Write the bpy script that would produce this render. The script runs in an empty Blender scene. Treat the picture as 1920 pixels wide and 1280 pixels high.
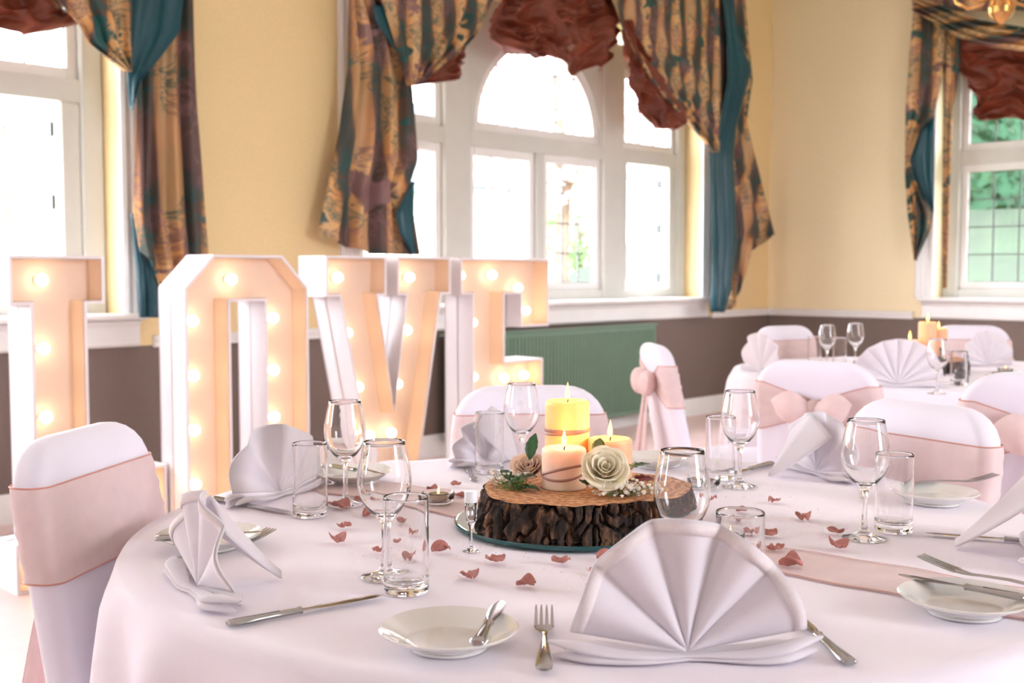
import bpy, bmesh, math, random
from math import sin, cos, pi, radians, atan2, sqrt
from mathutils import Vector, Matrix
from mathutils import noise as mnoise
random.seed(7)
S = bpy.context.scene
COL = S.collection

# ------------------------------------------------------------------ camera
FPX, HOR, CAMZ = 2150.0, 507.0, 1.18
PITCH = math.atan2(640 - HOR, FPX)
cd = bpy.data.cameras.new('camera')
cam = bpy.data.objects.new('camera', cd); COL.objects.link(cam)
cam.location = (0, 0, CAMZ); cam.rotation_euler = (pi / 2 - PITCH, 0, 0)
cd.sensor_width = 36; cd.lens = 36 * FPX / 1920
cd.dof.use_dof = True; cd.dof.focus_distance = 1.72; cd.dof.aperture_fstop = 6.3
cd.clip_start = 0.05; cd.clip_end = 300
S.camera = cam

# ------------------------------------------------------------------ world, exposure, render settings
S.view_settings.view_transform = 'Standard'; S.view_settings.look = 'None'
S.view_settings.gamma = 1; S.view_settings.use_curve_mapping = False
S.view_settings.exposure = 0.5
w = bpy.data.worlds.new('sky'); S.world = w; w.use_nodes = True
wn = w.node_tree; wn.nodes.clear()
wo = wn.nodes.new('ShaderNodeOutputWorld'); wb = wn.nodes.new('ShaderNodeBackground')
wb.inputs[0].default_value = (0.90, 0.89, 1.0, 1); wb.inputs[1].default_value = 18.0
wn.links.new(wb.outputs[0], wo.inputs[0])
cy = S.cycles
cy.max_bounces = 14; cy.diffuse_bounces = 6; cy.glossy_bounces = 6; cy.transmission_bounces = 14
cy.transparent_max_bounces = 24; cy.sample_clamp_indirect = 8; cy.blur_glossy = 0.8
cy.use_denoising = True

WA = atan2(-.724, -.69)             # wall_left frame: local x runs from the corner to the left, y into the room
WB = atan2(.69, -.724)              # wall_right frame: local x negative to the right, y into the room
CORNER = Vector((2.27, 10.15, 0))
MA = Matrix.Translation(CORNER) @ Matrix.Rotation(WA, 4, 'Z')
MB_ = Matrix.Translation(CORNER) @ Matrix.Rotation(WB, 4, 'Z')
MAi, MBi = MA.inverted(), MB_.inverted()

def portal(M, x, y, z, sx, sz, turn=0):
    """a window light portal: only guides the sampling of the daylight that comes through a wall opening"""
    l = bpy.data.lights.new('window_portal', 'AREA'); l.shape = 'RECTANGLE'; l.size = sx; l.size_y = sz
    l.cycles.is_portal = True
    o = bpy.data.objects.new('window_portal', l); COL.objects.link(o)
    o.matrix_world = M @ Matrix.Translation((x, y, z)) @ Matrix.Rotation(turn, 4, 'Z') @ Matrix.Rotation(-pi / 2, 4, 'X') @ Matrix.Rotation(pi, 4, 'Y')
    return o
ROOM_A, ROOM_B, CEIL = 12.0, 9.0, 3.7
portal(MA, 2.83, -.4, 1.95, 3.5, 2.0)
portal(MA, 7.88, -.4, 1.95, 3.5, 2.0)

# ------------------------------------------------------------------ helpers
def ray(px, py):
    x = (px - 960) / FPX; y = -(py - 640) / FPX
    return Vector((x, cos(PITCH) + y * sin(PITCH), -sin(PITCH) + y * cos(PITCH)))
def T(px, py, z=.747):
    r = ray(px, py); t = (z - CAMZ) / r.z
    return Vector((r.x * t, r.y * t, z))
def on_wall(px, py, y, Mi):
    """point of a wall-parallel plane (y metres into the room), in that wall's frame"""
    o = Mi @ Vector((0, 0, CAMZ)); d = (Mi.to_3x3() @ ray(px, py)); t = (y - o.y) / d.y
    return o + d * t

MATS = {}
def nodes(name):
    m = bpy.data.materials.new(name); m.use_nodes = True
    nt = m.node_tree; b = nt.nodes['Principled BSDF']; MATS[name] = m
    return m, nt, b
def N(nt, t, **k):
    n = nt.nodes.new(t)
    for a, v in k.items():
        if a in n.inputs: n.inputs[a].default_value = v
        else: setattr(n, a, v)
    return n
def ramp(nt, src, stops):
    r = nt.nodes.new('ShaderNodeValToRGB'); nt.links.new(src, r.inputs[0])
    while len(r.color_ramp.elements) < len(stops): r.color_ramp.elements.new(.5)
    for e, (p, c) in zip(r.color_ramp.elements, stops): e.position = p; e.color = (*c, 1)
    return r.outputs[0]
def bump(nt, b, src, strength, dist=.002):
    n = N(nt, 'ShaderNodeBump'); n.inputs['Strength'].default_value = strength; n.inputs['Distance'].default_value = dist
    nt.links.new(src, n.inputs['Height']); nt.links.new(n.outputs[0], b.inputs['Normal'])
def coords(nt, kind='Object', scale=(1, 1, 1)):
    c = N(nt, 'ShaderNodeTexCoord'); m = N(nt, 'ShaderNodeMapping'); m.inputs['Scale'].default_value = scale
    nt.links.new(c.outputs[kind], m.inputs[0]); return m.outputs[0]
def mat(name, col, rough=.6, metal=0, var=.06, nscale=12, bmp=.15, bdist=.001, spec=.5, sheen=0, trans=0, emis=None, estr=0, coat=0):
    m, nt, b = nodes(name)
    b.inputs['Roughness'].default_value = rough; b.inputs['Metallic'].default_value = metal
    b.inputs['Specular IOR Level'].default_value = spec
    if sheen: b.inputs['Sheen Weight'].default_value = sheen
    if coat: b.inputs['Coat Weight'].default_value = coat
    co = coords(nt); no = N(nt, 'ShaderNodeTexNoise', Scale=nscale, Detail=4.0); nt.links.new(co, no.inputs['Vector'])
    c0 = tuple(max(0, c * (1 - var)) for c in col); c1 = tuple(min(1, c * (1 + var)) for c in col)
    nt.links.new(ramp(nt, no.outputs['Fac'], [(.3, c0), (.7, c1)]), b.inputs['Base Color'])
    if bmp: bump(nt, b, no.outputs['Fac'], bmp, bdist)
    if emis: b.inputs['Emission Color'].default_value = (*emis, 1); b.inputs['Emission Strength'].default_value = estr
    if trans:
        tr = N(nt, 'ShaderNodeBsdfTranslucent'); tr.inputs[0].default_value = (*col, 1)
        mx = N(nt, 'ShaderNodeMixShader'); mx.inputs[0].default_value = trans
        nt.links.new(b.outputs[0], mx.inputs[1]); nt.links.new(tr.outputs[0], mx.inputs[2])
        nt.links.new(mx.outputs[0], nt.nodes['Material Output'].inputs[0])
    return m

def add_weave(m, scale, strength):
    nt = m.node_tree; b = nt.nodes['Principled BSDF']
    co = coords(nt); w1 = N(nt, 'ShaderNodeTexWave', Scale=scale, Distortion=.4); nt.links.new(co, w1.inputs['Vector'])
    w2 = N(nt, 'ShaderNodeTexWave', Scale=scale, Distortion=.4, bands_direction='Z'); nt.links.new(co, w2.inputs['Vector'])
    a = N(nt, 'ShaderNodeMath', operation='ADD'); nt.links.new(w1.outputs['Fac'], a.inputs[0]); nt.links.new(w2.outputs['Fac'], a.inputs[1])
    bump(nt, b, a.outputs[0], strength, .0004)

mat('wall_yellow', (.80, .62, .32), .75, var=.03, nscale=60, bmp=.3, bdist=.001)
mat('wall_yellow_lit', (.84, .72, .46), .75, var=.03, nscale=60, bmp=.3, bdist=.001)  # same yellow paint for the right wall, lightened to put daylight into the colour
mat('hall_white', (.80, .78, .82), .8, var=.02)
mat('dado_taupe', (.17, .125, .10), .7, var=.05, nscale=80, bmp=.35, bdist=.001)
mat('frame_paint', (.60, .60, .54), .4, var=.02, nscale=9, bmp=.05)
mat('white_paint', (.80, .79, .75), .4, var=.02, nscale=9, bmp=.05)
mat('ceiling_white', (.88, .86, .88), .8, var=.02)
mat('radiator_green', (.17, .27, .19), .45, var=.03)
mat('letter_white', (.85, .80, .79), .35, var=.02, nscale=6)
mat('letter_inner', (.77, .62, .49), .45, var=.03, nscale=8)
mat('cloth_white', (.87, .82, .88), .85, var=.012, nscale=5, bmp=.25, bdist=.004, sheen=.2)
mat('napkin_white', (.87, .83, .86), .9, var=.012, nscale=40, bmp=.2, bdist=.001, sheen=.2, trans=.18)
add_weave(MATS['napkin_white'], 500, .15)
mat('napkin_seam', (.80, .74, .73), .9, var=.03, nscale=200, bmp=.4, bdist=.001)
mat('chair_cover', (.83, .81, .89), .7, var=.01, nscale=8, bmp=.1, sheen=.3)
mat('organza_peach', (.90, .74, .71), .5, var=.05, nscale=30, bmp=.1, sheen=.3, trans=.3)
mat('organza_edge', (.62, .30, .24), .5, var=.05)
mat('silver', (.42, .42, .41), .13, 1, var=.03, nscale=30, bmp=.02)
mat('silver_dark', (.20, .19, .17), .3, 1, var=.05, nscale=30, bmp=.02)
mat('china', (.80, .79, .74), .12, var=.01, bmp=0, coat=.6)
mat('mirror_glass', (.80, .86, .84), .02, 1, var=0, bmp=0)
mat('mirror_edge', (.004, .07, .075), .1, var=.1, bmp=0)
mat('petal_pink', (.60, .26, .22), .6, var=.25, nscale=70, bmp=.5, bdist=.001, trans=.25)
mat('leaf_dark', (.03, .11, .035), .4, var=.35, nscale=60, bmp=.3, trans=.1)
mat('leaf_red', (.16, .02, .02), .4, var=.4, nscale=60, bmp=.3)
mat('leaf_olive', (.10, .12, .03), .5, var=.35, nscale=60, bmp=.3)
mat('moss', (.10, .20, .03), .9, var=.5, nscale=150, bmp=.5)
mat('gyp_white', (.85, .80, .70), .8, var=.1, nscale=300)
mat('gyp_stem', (.25, .30, .12), .7)
mat('rose_cream', (.96, .88, .66), .55, var=.06, nscale=30, sheen=.3, trans=.2)
mat('rose_blush', (.94, .74, .58), .55, var=.06, nscale=30, sheen=.3, trans=.2)
mat('wick', (.03, .02, .015), .9)
mat('ribbon_rose', (.36, .17, .12), .45, var=.1)
mat('teal_lining', (.002, .055, .075), .33, var=.1, nscale=3, spec=.45)
mat('rust_silk', (.17, .034, .014), .42, var=.25, nscale=5, spec=.4)
mat('lead', (.16, .16, .16), .5, .6)
mat('iron', (.05, .06, .06), .5, .4)
mat('brass', (.62, .34, .12), .22, 1, var=.1)
mat('bottle_dark', (.02, .015, .015), .12, coat=.6)
mat('bark_outdoor', (.14, .10, .07), .9, var=.4, nscale=8, bmp=.6, bdist=.02)
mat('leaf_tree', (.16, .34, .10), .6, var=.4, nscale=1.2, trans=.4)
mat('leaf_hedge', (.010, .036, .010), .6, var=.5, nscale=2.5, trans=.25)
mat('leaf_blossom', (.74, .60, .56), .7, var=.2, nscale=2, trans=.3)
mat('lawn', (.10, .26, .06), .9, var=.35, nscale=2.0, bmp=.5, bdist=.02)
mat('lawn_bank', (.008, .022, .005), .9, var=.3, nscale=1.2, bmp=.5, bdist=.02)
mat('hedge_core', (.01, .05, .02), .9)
mat('paving', (.62, .52, .48), .8, var=.1, nscale=3, bmp=.3, bdist=.01)
mat('plastic_white', (.85, .85, .86), .3)
mat('render_pale', (.74, .66, .62), .85, var=.05)
mat('slate', (.12, .13, .16), .7, var=.2)
mat('window_dark', (.05, .07, .09), .1)
mat('gold_tealight', (.55, .50, .40), .2, 1)

m, nt, b = nodes('glass_clear')
b.inputs['Base Color'].default_value = (1, 1, 1, 1); b.inputs['Transmission Weight'].default_value = 1
b.inputs['Roughness'].default_value = 0; b.inputs['IOR'].default_value = 1.5
m, nt, b = nodes('pane_glass')                                  # thin window pane
b.inputs['Roughness'].default_value = .02; b.inputs['Base Color'].default_value = (.9, .95, .95, 1)
tr = N(nt, 'ShaderNodeBsdfTransparent'); tr.inputs[0].default_value = (.97, .985, .98, 1)
gl = N(nt, 'ShaderNodeBsdfGlossy'); gl.inputs['Roughness'].default_value = .02
lw = N(nt, 'ShaderNodeLayerWeight', Blend=.5); pw = N(nt, 'ShaderNodeMath', operation='POWER'); pw.inputs[1].default_value = 5
ad = N(nt, 'ShaderNodeMath', operation='MULTIPLY_ADD'); ad.inputs[1].default_value = .8; ad.inputs[2].default_value = .03
nt.links.new(lw.outputs['Facing'], pw.inputs[0]); nt.links.new(pw.outputs[0], ad.inputs[0]); mx = N(nt, 'ShaderNodeMixShader')
nt.links.new(ad.outputs[0], mx.inputs[0]); nt.links.new(tr.outputs[0], mx.inputs[1]); nt.links.new(gl.outputs[0], mx.inputs[2])
nt.links.new(mx.outputs[0], nt.nodes['Material Output'].inputs[0])

def wax(name, col, sub, glow, gstr):
    m, nt, b = nodes(name)
    b.inputs['Base Color'].default_value = (*col, 1); b.inputs['Roughness'].default_value = .45
    b.inputs['Subsurface Weight'].default_value = sub; b.inputs['Subsurface Radius'].default_value = (1, .5, .2)
    b.inputs['Subsurface Scale'].default_value = .04
    no = N(nt, 'ShaderNodeTexNoise', Scale=60.0); nt.links.new(coords(nt), no.inputs['Vector']); bump(nt, b, no.outputs['Fac'], .05, .001)
wax('wax_cream', (.95, .62, .25), .7, None, 0)
wax('wax_ivory', (.93, .70, .52), .6, None, 0)
wax('wax_peach', (.93, .56, .33), .6, None, 0)

def emit(name, col, st):
    m = bpy.data.materials.new(name); m.use_nodes = True; nt = m.node_tree; nt.nodes.clear()
    e = N(nt, 'ShaderNodeEmission'); e.inputs[0].default_value = (*col, 1); e.inputs[1].default_value = st
    o = N(nt, 'ShaderNodeOutputMaterial'); nt.links.new(e.outputs[0], o.inputs[0]); MATS[name] = m
emit('flame_core', (1, .60, .16), 3.6)
emit('flame_tip', (1, .36, .06), 3.0)
emit('bulb_glow', (1, .71, .44), 8.0)
emit('lamp_glow', (1, .55, .2), 12.0)

# floor: warm pale boards
m, nt, b = nodes('floor_boards'); co = coords(nt)
br = N(nt, 'ShaderNodeTexBrick', Scale=1.0); br.inputs['Mortar Size'].default_value = .0015
br.inputs['Brick Width'].default_value = 1.4; br.inputs['Row Height'].default_value = .12
br.inputs['Color1'].default_value = (.70, .52, .48, 1); br.inputs['Color2'].default_value = (.73, .55, .51, 1); br.inputs['Mortar'].default_value = (.62, .45, .41, 1)
nt.links.new(co, br.inputs['Vector']); nt.links.new(br.outputs['Color'], b.inputs['Base Color']); b.inputs['Roughness'].default_value = .38

# bark of the log slice
m, nt, b = nodes('bark'); co = coords(nt, scale=(1, 1, .35))
no = N(nt, 'ShaderNodeTexNoise', Scale=55.0, Detail=8.0, Roughness=.7); nt.links.new(co, no.inputs['Vector'])
vo = N(nt, 'ShaderNodeTexVoronoi', Scale=60.0, feature='DISTANCE_TO_EDGE'); nt.links.new(co, vo.inputs['Vector'])
nt.links.new(ramp(nt, no.outputs['Fac'], [(.36, (.006, .004, .003)), (.50, (.035, .018, .010)), (.60, (.16, .07, .03)), (.68, (.40, .26, .16))]), b.inputs['Base Color'])
b.inputs['Roughness'].default_value = .85
mu = N(nt, 'ShaderNodeMath', operation='MULTIPLY'); nt.links.new(no.outputs['Fac'], mu.inputs[0]); nt.links.new(vo.outputs[0], mu.inputs[1])
bump(nt, b, mu.outputs[0], 1.0, .02)
# sawn top with growth rings
m, nt, b = nodes('sawn_wood'); co = coords(nt, scale=(1, 1, .01))
wv = N(nt, 'ShaderNodeTexWave', Scale=17.0, Distortion=9.0, Detail=3.0, wave_type='RINGS', rings_direction='Z'); wv.inputs['Detail Scale'].default_value = 1.5
nt.links.new(co, wv.inputs['Vector'])
no = N(nt, 'ShaderNodeTexNoise', Scale=90.0, Detail=8.0, Roughness=.65); nt.links.new(co, no.inputs['Vector'])
mxc = N(nt, 'ShaderNodeMath', operation='MULTIPLY_ADD'); mxc.inputs[1].default_value = .16
nt.links.new(wv.outputs['Fac'], mxc.inputs[0]); nt.links.new(no.outputs['Fac'], mxc.inputs[2])
nt.links.new(ramp(nt, mxc.outputs[0], [(.36, (.16, .055, .02)), (.52, (.42, .17, .06)), (.62, (.56, .27, .11)), (.78, (.70, .44, .24))]), b.inputs['Base Color'])
b.inputs['Roughness'].default_value = .7; bump(nt, b, no.outputs['Fac'], .3, .002)

# striped damask curtain
def damask(name, sscale):
    m, nt, b = nodes(name); co = coords(nt, 'UV')
    wv = N(nt, 'ShaderNodeTexWave', Scale=sscale, Distortion=.6, Detail=1.0); nt.links.new(co, wv.inputs['Vector'])
    base = ramp(nt, wv.outputs['Fac'], [(0, (.06, .045, .035)), (.30, (.12, .065, .04)), (.42, (.46, .21, .07)), (.7, (.66, .34, .12)), (1, (.66, .42, .20))])
    n1 = N(nt, 'ShaderNodeTexNoise', Scale=6.0, Detail=3.0, Distortion=1.8); nt.links.new(co, n1.inputs['Vector'])
    v1 = N(nt, 'ShaderNodeTexVoronoi', Scale=3.2, feature='SMOOTH_F1'); nt.links.new(co, v1.inputs['Vector'])
    ma = N(nt, 'ShaderNodeMath', operation='MULTIPLY_ADD'); ma.inputs[1].default_value = .9
    nt.links.new(n1.outputs['Fac'], ma.inputs[0]); nt.links.new(v1.outputs['Distance'], ma.inputs[2])
    mask = ramp(nt, ma.outputs[0], [(.66, (.95, .95, .95)), (.72, (.1, .1, .1)), (.80, (0, 0, 0)), (.85, (.8, .8, .8)), (.88, (.1, .1, .1)), (.94, (.85, .85, .85)), (1, (.3, .3, .3))])
    n2 = N(nt, 'ShaderNodeTexNoise', Scale=2.5, Detail=2.0); nt.links.new(co, n2.inputs['Vector'])
    flower = ramp(nt, n2.outputs['Fac'], [(.38, (.006, .05, .045)), (.50, (.012, .09, .085)), (.56, (.18, .09, .09)), (.7, (.26, .15, .14))])
    mx = N(nt, 'ShaderNodeMixRGB'); nt.links.new(mask, mx.inputs[0]); nt.links.new(base, mx.inputs[1]); nt.links.new(flower, mx.inputs[2])
    nt.links.new(mx.outputs[0], b.inputs['Base Color']); b.inputs['Roughness'].default_value = .5
    b.inputs['Specular IOR Level'].default_value = .3; bump(nt, b, ma.outputs[0], .2, .003)
damask('damask', 1.3)

class G:
    """collects geometry for one mesh object"""
    def __init__(s): s.v = []; s.f = []; s.uv = None
    def add(s, vs, fs):
        n = len(s.v); s.v += [tuple(p) for p in vs]; s.f += [tuple(i + n for i in f) for f in fs]; return s
    def box(s, x0, x1, y0, y1, z0, z1, M=None):
        vs = [Vector((x, y, z)) for z in (z0, z1) for y in (y0, y1) for x in (x0, x1)]
        if M: vs = [M @ p for p in vs]
        return s.add(vs, [(0, 2, 3, 1), (4, 5, 7, 6), (0, 1, 5, 4), (2, 6, 7, 3), (0, 4, 6, 2), (1, 3, 7, 5)])
    def bbox(s, x0, x1, y0, y1, z0, z1, r=.005):
        """box with chamfered long edges (8-gon section over z stacked)"""
        def ring(z, i): return [(x0 + r + i, y0 + i, z), (x1 - r - i, y0 + i, z), (x1 - i, y0 + r + i, z), (x1 - i, y1 - r - i, z), (x1 - r - i, y1 - i, z), (x0 + r + i, y1 - i, z), (x0 + i, y1 - r - i, z), (x0 + i, y0 + r + i, z)]
        return s.loft([ring(z0, r * .6), ring(z0 + r, 0), ring(z1 - r, 0), ring(z1, r * .6)], True, True)
    def loft(s, rings, closed=True, caps=False):
        n = len(rings[0]); vs = [p for r in rings for p in r]; fs = []
        for i in range(len(rings) - 1):
            for j in range(n if closed else n - 1):
                k = (j + 1) % n; fs.append((i * n + j, i * n + k, (i + 1) * n + k, (i + 1) * n + j))
        if caps: fs.append(tuple(reversed(range(n)))); fs.append(tuple((len(rings) - 1) * n + j for j in range(n)))
        return s.add(vs, fs)
    def lathe(s, prof, n=40, c=(0, 0, 0), M=None):
        rings = []; pr = [prof[0]]
        for (r0, z0), (r1, z1) in zip(prof, prof[1:]):
            d = sqrt((r1 - r0) ** 2 + (z1 - z0) ** 2)
            if d > .018:
                for t in (.0025 / d, 1 - .0025 / d): pr.append((r0 + (r1 - r0) * t, z0 + (z1 - z0) * t))
            pr.append((r1, z1))
        for r, z in pr:
            rings.append([Vector((c[0] + max(r, 1e-5) * cos(2 * pi * j / n), c[1] + max(r, 1e-5) * sin(2 * pi * j / n), c[2] + z)) for j in range(n)])
        if M: rings = [[M @ p for p in r] for r in rings]
        return s.loft(rings)
    def tube(s, pts, r, n=8, flat=1.0, up=None):
        pts = [Vector(p) for p in pts]; rings = []
        for i, p in enumerate(pts):
            d = (pts[min(i + 1, len(pts) - 1)] - pts[max(i - 1, 0)]).normalized()
            a = d.cross(Vector(up) if up else (Vector((0, 0, 1)) if abs(d.z) < .9 else Vector((1, 0, 0)))).normalized(); b_ = d.cross(a)
            rr = r[i] if isinstance(r, (list, tuple)) else r
            rings.append([p + a * (cos(2 * pi * j / n) * rr) + b_ * (sin(2 * pi * j / n) * rr * flat) for j in range(n)])
        return s.loft(rings, True, True)
    def grid(s, nu, nv, fn):
        vs = [fn(i / nu, j / nv) for j in range(nv + 1) for i in range(nu + 1)]
        fs = [(j * (nu + 1) + i, j * (nu + 1) + i + 1, (j + 1) * (nu + 1) + i + 1, (j + 1) * (nu + 1) + i) for j in range(nv) for i in range(nu)]
        return s.add(vs, fs)
    def prism(s, pts, y0, y1, M=None):
        """outline in x,z extruded along y"""
        n = len(pts); vs = [Vector((x, y0, z)) for x, z in pts] + [Vector((x, y1, z)) for x, z in pts]
        if M: vs = [M @ p for p in vs]
        fs = [tuple(range(n)), tuple(reversed(range(n, 2 * n)))] + [(i, i + n, (i + 1) % n + n, (i + 1) % n) for i in range(n)]
        return s.add(vs, fs)
    def ball(s, c, r, seg=8, rg=5, sz=1):
        return s.lathe([(r * sin(pi * i / rg), -r * sz * cos(pi * i / rg)) for i in range(rg + 1)], seg, c)
    def obj(s, name, material, parent=None, smooth=True, solid=0, sub=0, bevel=0, uv=None, M=None, weld=False):
        me = bpy.data.meshes.new(name); me.from_pydata(s.v, [], s.f); me.validate()
        bm = bmesh.new(); bm.from_mesh(me)
        if weld: bmesh.ops.remove_doubles(bm, verts=bm.verts, dist=1e-4)
        bmesh.ops.recalc_face_normals(bm, faces=bm.faces)
        bm.to_mesh(me); bm.free()
        if uv:
            ul = me.uv_layers.new(name='uv')
            for l in me.loops: ul.data[l.index].uv = uv(me.vertices[l.vertex_index].co)
        if smooth:
            for p in me.polygons: p.use_smooth = True
            try: me.set_sharp_from_angle(angle=radians(smooth if smooth is not True else 40))
            except Exception: pass
        me.materials.append(MATS[material] if isinstance(material, str) else material)
        o = bpy.data.objects.new(name, me); COL.objects.link(o)
        if parent: o.parent = parent
        if M is not None: o.matrix_world = M
        if solid:
            d = o.modifiers.new('solid', 'SOLIDIFY'); d.thickness = solid; d.offset = 0
        if sub:
            d = o.modifiers.new('sub', 'SUBSURF'); d.levels = sub; d.render_levels = sub
        if bevel:
            d = o.modifiers.new('bev', 'BEVEL'); d.width = bevel; d.segments = 2; d.limit_method = 'ANGLE'
        return o

def thing(name, label, cat, loc=(0, 0, 0), rz=0, group=None, kind=None):
    o = bpy.data.objects.new(name, None); COL.objects.link(o); o.location = loc; o.rotation_euler = (0, 0, rz)
    o.empty_display_size = .1
    o['label'] = label
    if cat: o['category'] = cat
    if group: o['group'] = group
    if kind: o['kind'] = kind
    return o
def tag(o, label=None, cat=None, group=None, kind=None):
    if label: o['label'] = label
    if cat: o['category'] = cat
    if group: o['group'] = group
    if kind: o['kind'] = kind
    return o
def copy_tree(o, parent=None):
    c = o.copy(); COL.objects.link(c); c.parent = parent
    for ch in o.children: copy_tree(ch, c)
    return c
def again(o, loc, rz, label, group=None, scale=None):
    c = copy_tree(o); c.location = loc; c.rotation_euler = (0, 0, rz); c['label'] = label
    if group: c['group'] = group
    if scale: c.scale = (scale,) * 3
    return c

# ------------------------------------------------------------------ room shell (frames of the two visible walls)
def struct(o): o['kind'] = 'structure'; return o
OPEN_A = [(1.06, 4.60), (6.11, 9.65)]      # window openings along wall_left
OPEN_B = [(1.49, 5.03)]
Z0, Z1, DADO, TH = .94, 3.0, .80, .34
def wall(name, M, length, opens, sgn=1, paint='wall_yellow'):
    e = thing(name, 'cream yellow upper wall above a taupe dado', None, kind='structure'); e.matrix_world = M
    def bx(g, a, b, y0, y1, z0, z1):
        g.box(min(sgn * a, sgn * b), max(sgn * a, sgn * b), y0, y1, z0, z1)
    up = G(); lo = G(); edges = [0 if sgn > 0 else 0] + [x for o in opens for x in o] + [length]
    for a, b in zip(edges[::2], edges[1::2]): bx(up, a, b, -TH, 0, DADO, CEIL)
    for a, b in opens: bx(up, a, b, -TH, 0, Z1, CEIL); bx(up, a, b, -TH, 0, DADO, Z0 - .02)
    up.obj('upper_wall', paint, e, False); bx(lo, 0, length, -TH, 0, 0, DADO); lo.obj('dado', 'dado_taupe', e, False)
    return e
wall('wall_left', MA, ROOM_A, OPEN_A)
wall('wall_right', MB_, ROOM_B, OPEN_B, -1, 'wall_yellow_lit')
# far walls behind the camera: side one has a daylight window, back one an added fill opening
MC = MA @ Matrix.Translation((ROOM_A, 0, 0)) @ Matrix.Rotation(pi / 2, 4, 'Z')      # wall_side
MD = MA @ Matrix.Translation((0, ROOM_B, 0))                                       # wall_back
def back_wall(name, M, L, opens, y0, y1):
    g = G(); xs = [0] + [x for o in opens for x in o] + [L]
    for a, b_ in zip(xs[::2], xs[1::2]): g.box(a, b_, y0, y1, 0, CEIL)
    for a, b_ in opens: g.box(a, b_, y0, y1, 0, .9); g.box(a, b_, y0, y1, 3.1, CEIL)
    return struct(g.obj(name, 'hall_white', None, False, M=M))
back_wall('wall_side', MC, ROOM_B, [(.5, 1.3)], -TH, 0)
back_wall('wall_back', MD, ROOM_A, [(5.3, 6.7)], 0, TH)  # unseen opening added behind the camera to fill the front with light
def portal_at(Mw, x, z, sx, sz, outy, inward):
    o = portal(Mw, x, outy, z, sx, sz)
    # aim -Z of the lamp along 'inward'
    d = (Mw.to_3x3() @ Vector(inward)).normalized(); q = d.to_track_quat('-Z', 'Y')
    o.matrix_world = Matrix.Translation(Mw @ Vector((x, outy, z))) @ q.to_matrix().to_4x4()
    return o
for o in [x for x in bpy.data.objects if x.name.startswith('window_portal')]: bpy.data.objects.remove(o)
portal_at(MA, 2.83, 1.95, 3.5, 2.0, -.36, (0, 1, 0)); portal_at(MA, 7.88, 1.95, 3.5, 2.0, -.36, (0, 1, 0))
portal_at(MB_, -3.26, 1.95, 3.5, 2.0, -.36, (0, 1, 0))
portal_at(MD, 6.0, 2, 1.4, 2.2, .36, (0, -1, 0)); portal_at(MC, .9, 2, .8, 2.2, -.36, (0, 1, 0))
g = G().box(-.4, ROOM_A + .4, -.4, ROOM_B + .4, -.12, 0); struct(g.obj('floor', 'floor_boards', None, False, M=MA))
g = G().box(-.4, ROOM_A + .4, -.4, ROOM_B + .4, CEIL, CEIL + .12); struct(g.obj('ceiling', 'ceiling_white', None, False, M=MA))

def strip(name, M, a, b, prof, material='white_paint'):
    """moulding: profile (y,z) swept along local x"""
    g = G(); g.loft([[(a, y, z) for y, z in prof], [(b, y, z) for y, z in prof]], True, True)
    return struct(g.obj(name, material, None, 30, M=M))
RAIL = [(0, .79), (.018, .79), (.022, .80), (.015, .812), (.03, .822), (.034, .838), (.028, .848), (0, .85)]
SKIRT = [(0, 0), (.022, 0), (.022, .10), (.016, .118), (.012, .14), (0, .14)]
for i, (a, b) in enumerate([(0, .9), (4.8, 5.95), (9.8, ROOM_A)]): strip('trim_%d' % (i + 1), MA, a, b, RAIL)
for i, (a, b) in enumerate([(-1.33, 0), (-ROOM_B, -5.2)]): strip('trim_%d' % (i + 4), MB_, a, b, RAIL)
strip('baseboard_left', MA, 0, ROOM_A, SKIRT); strip('baseboard_right', MB_, -ROOM_B, 0, SKIRT)

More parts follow.
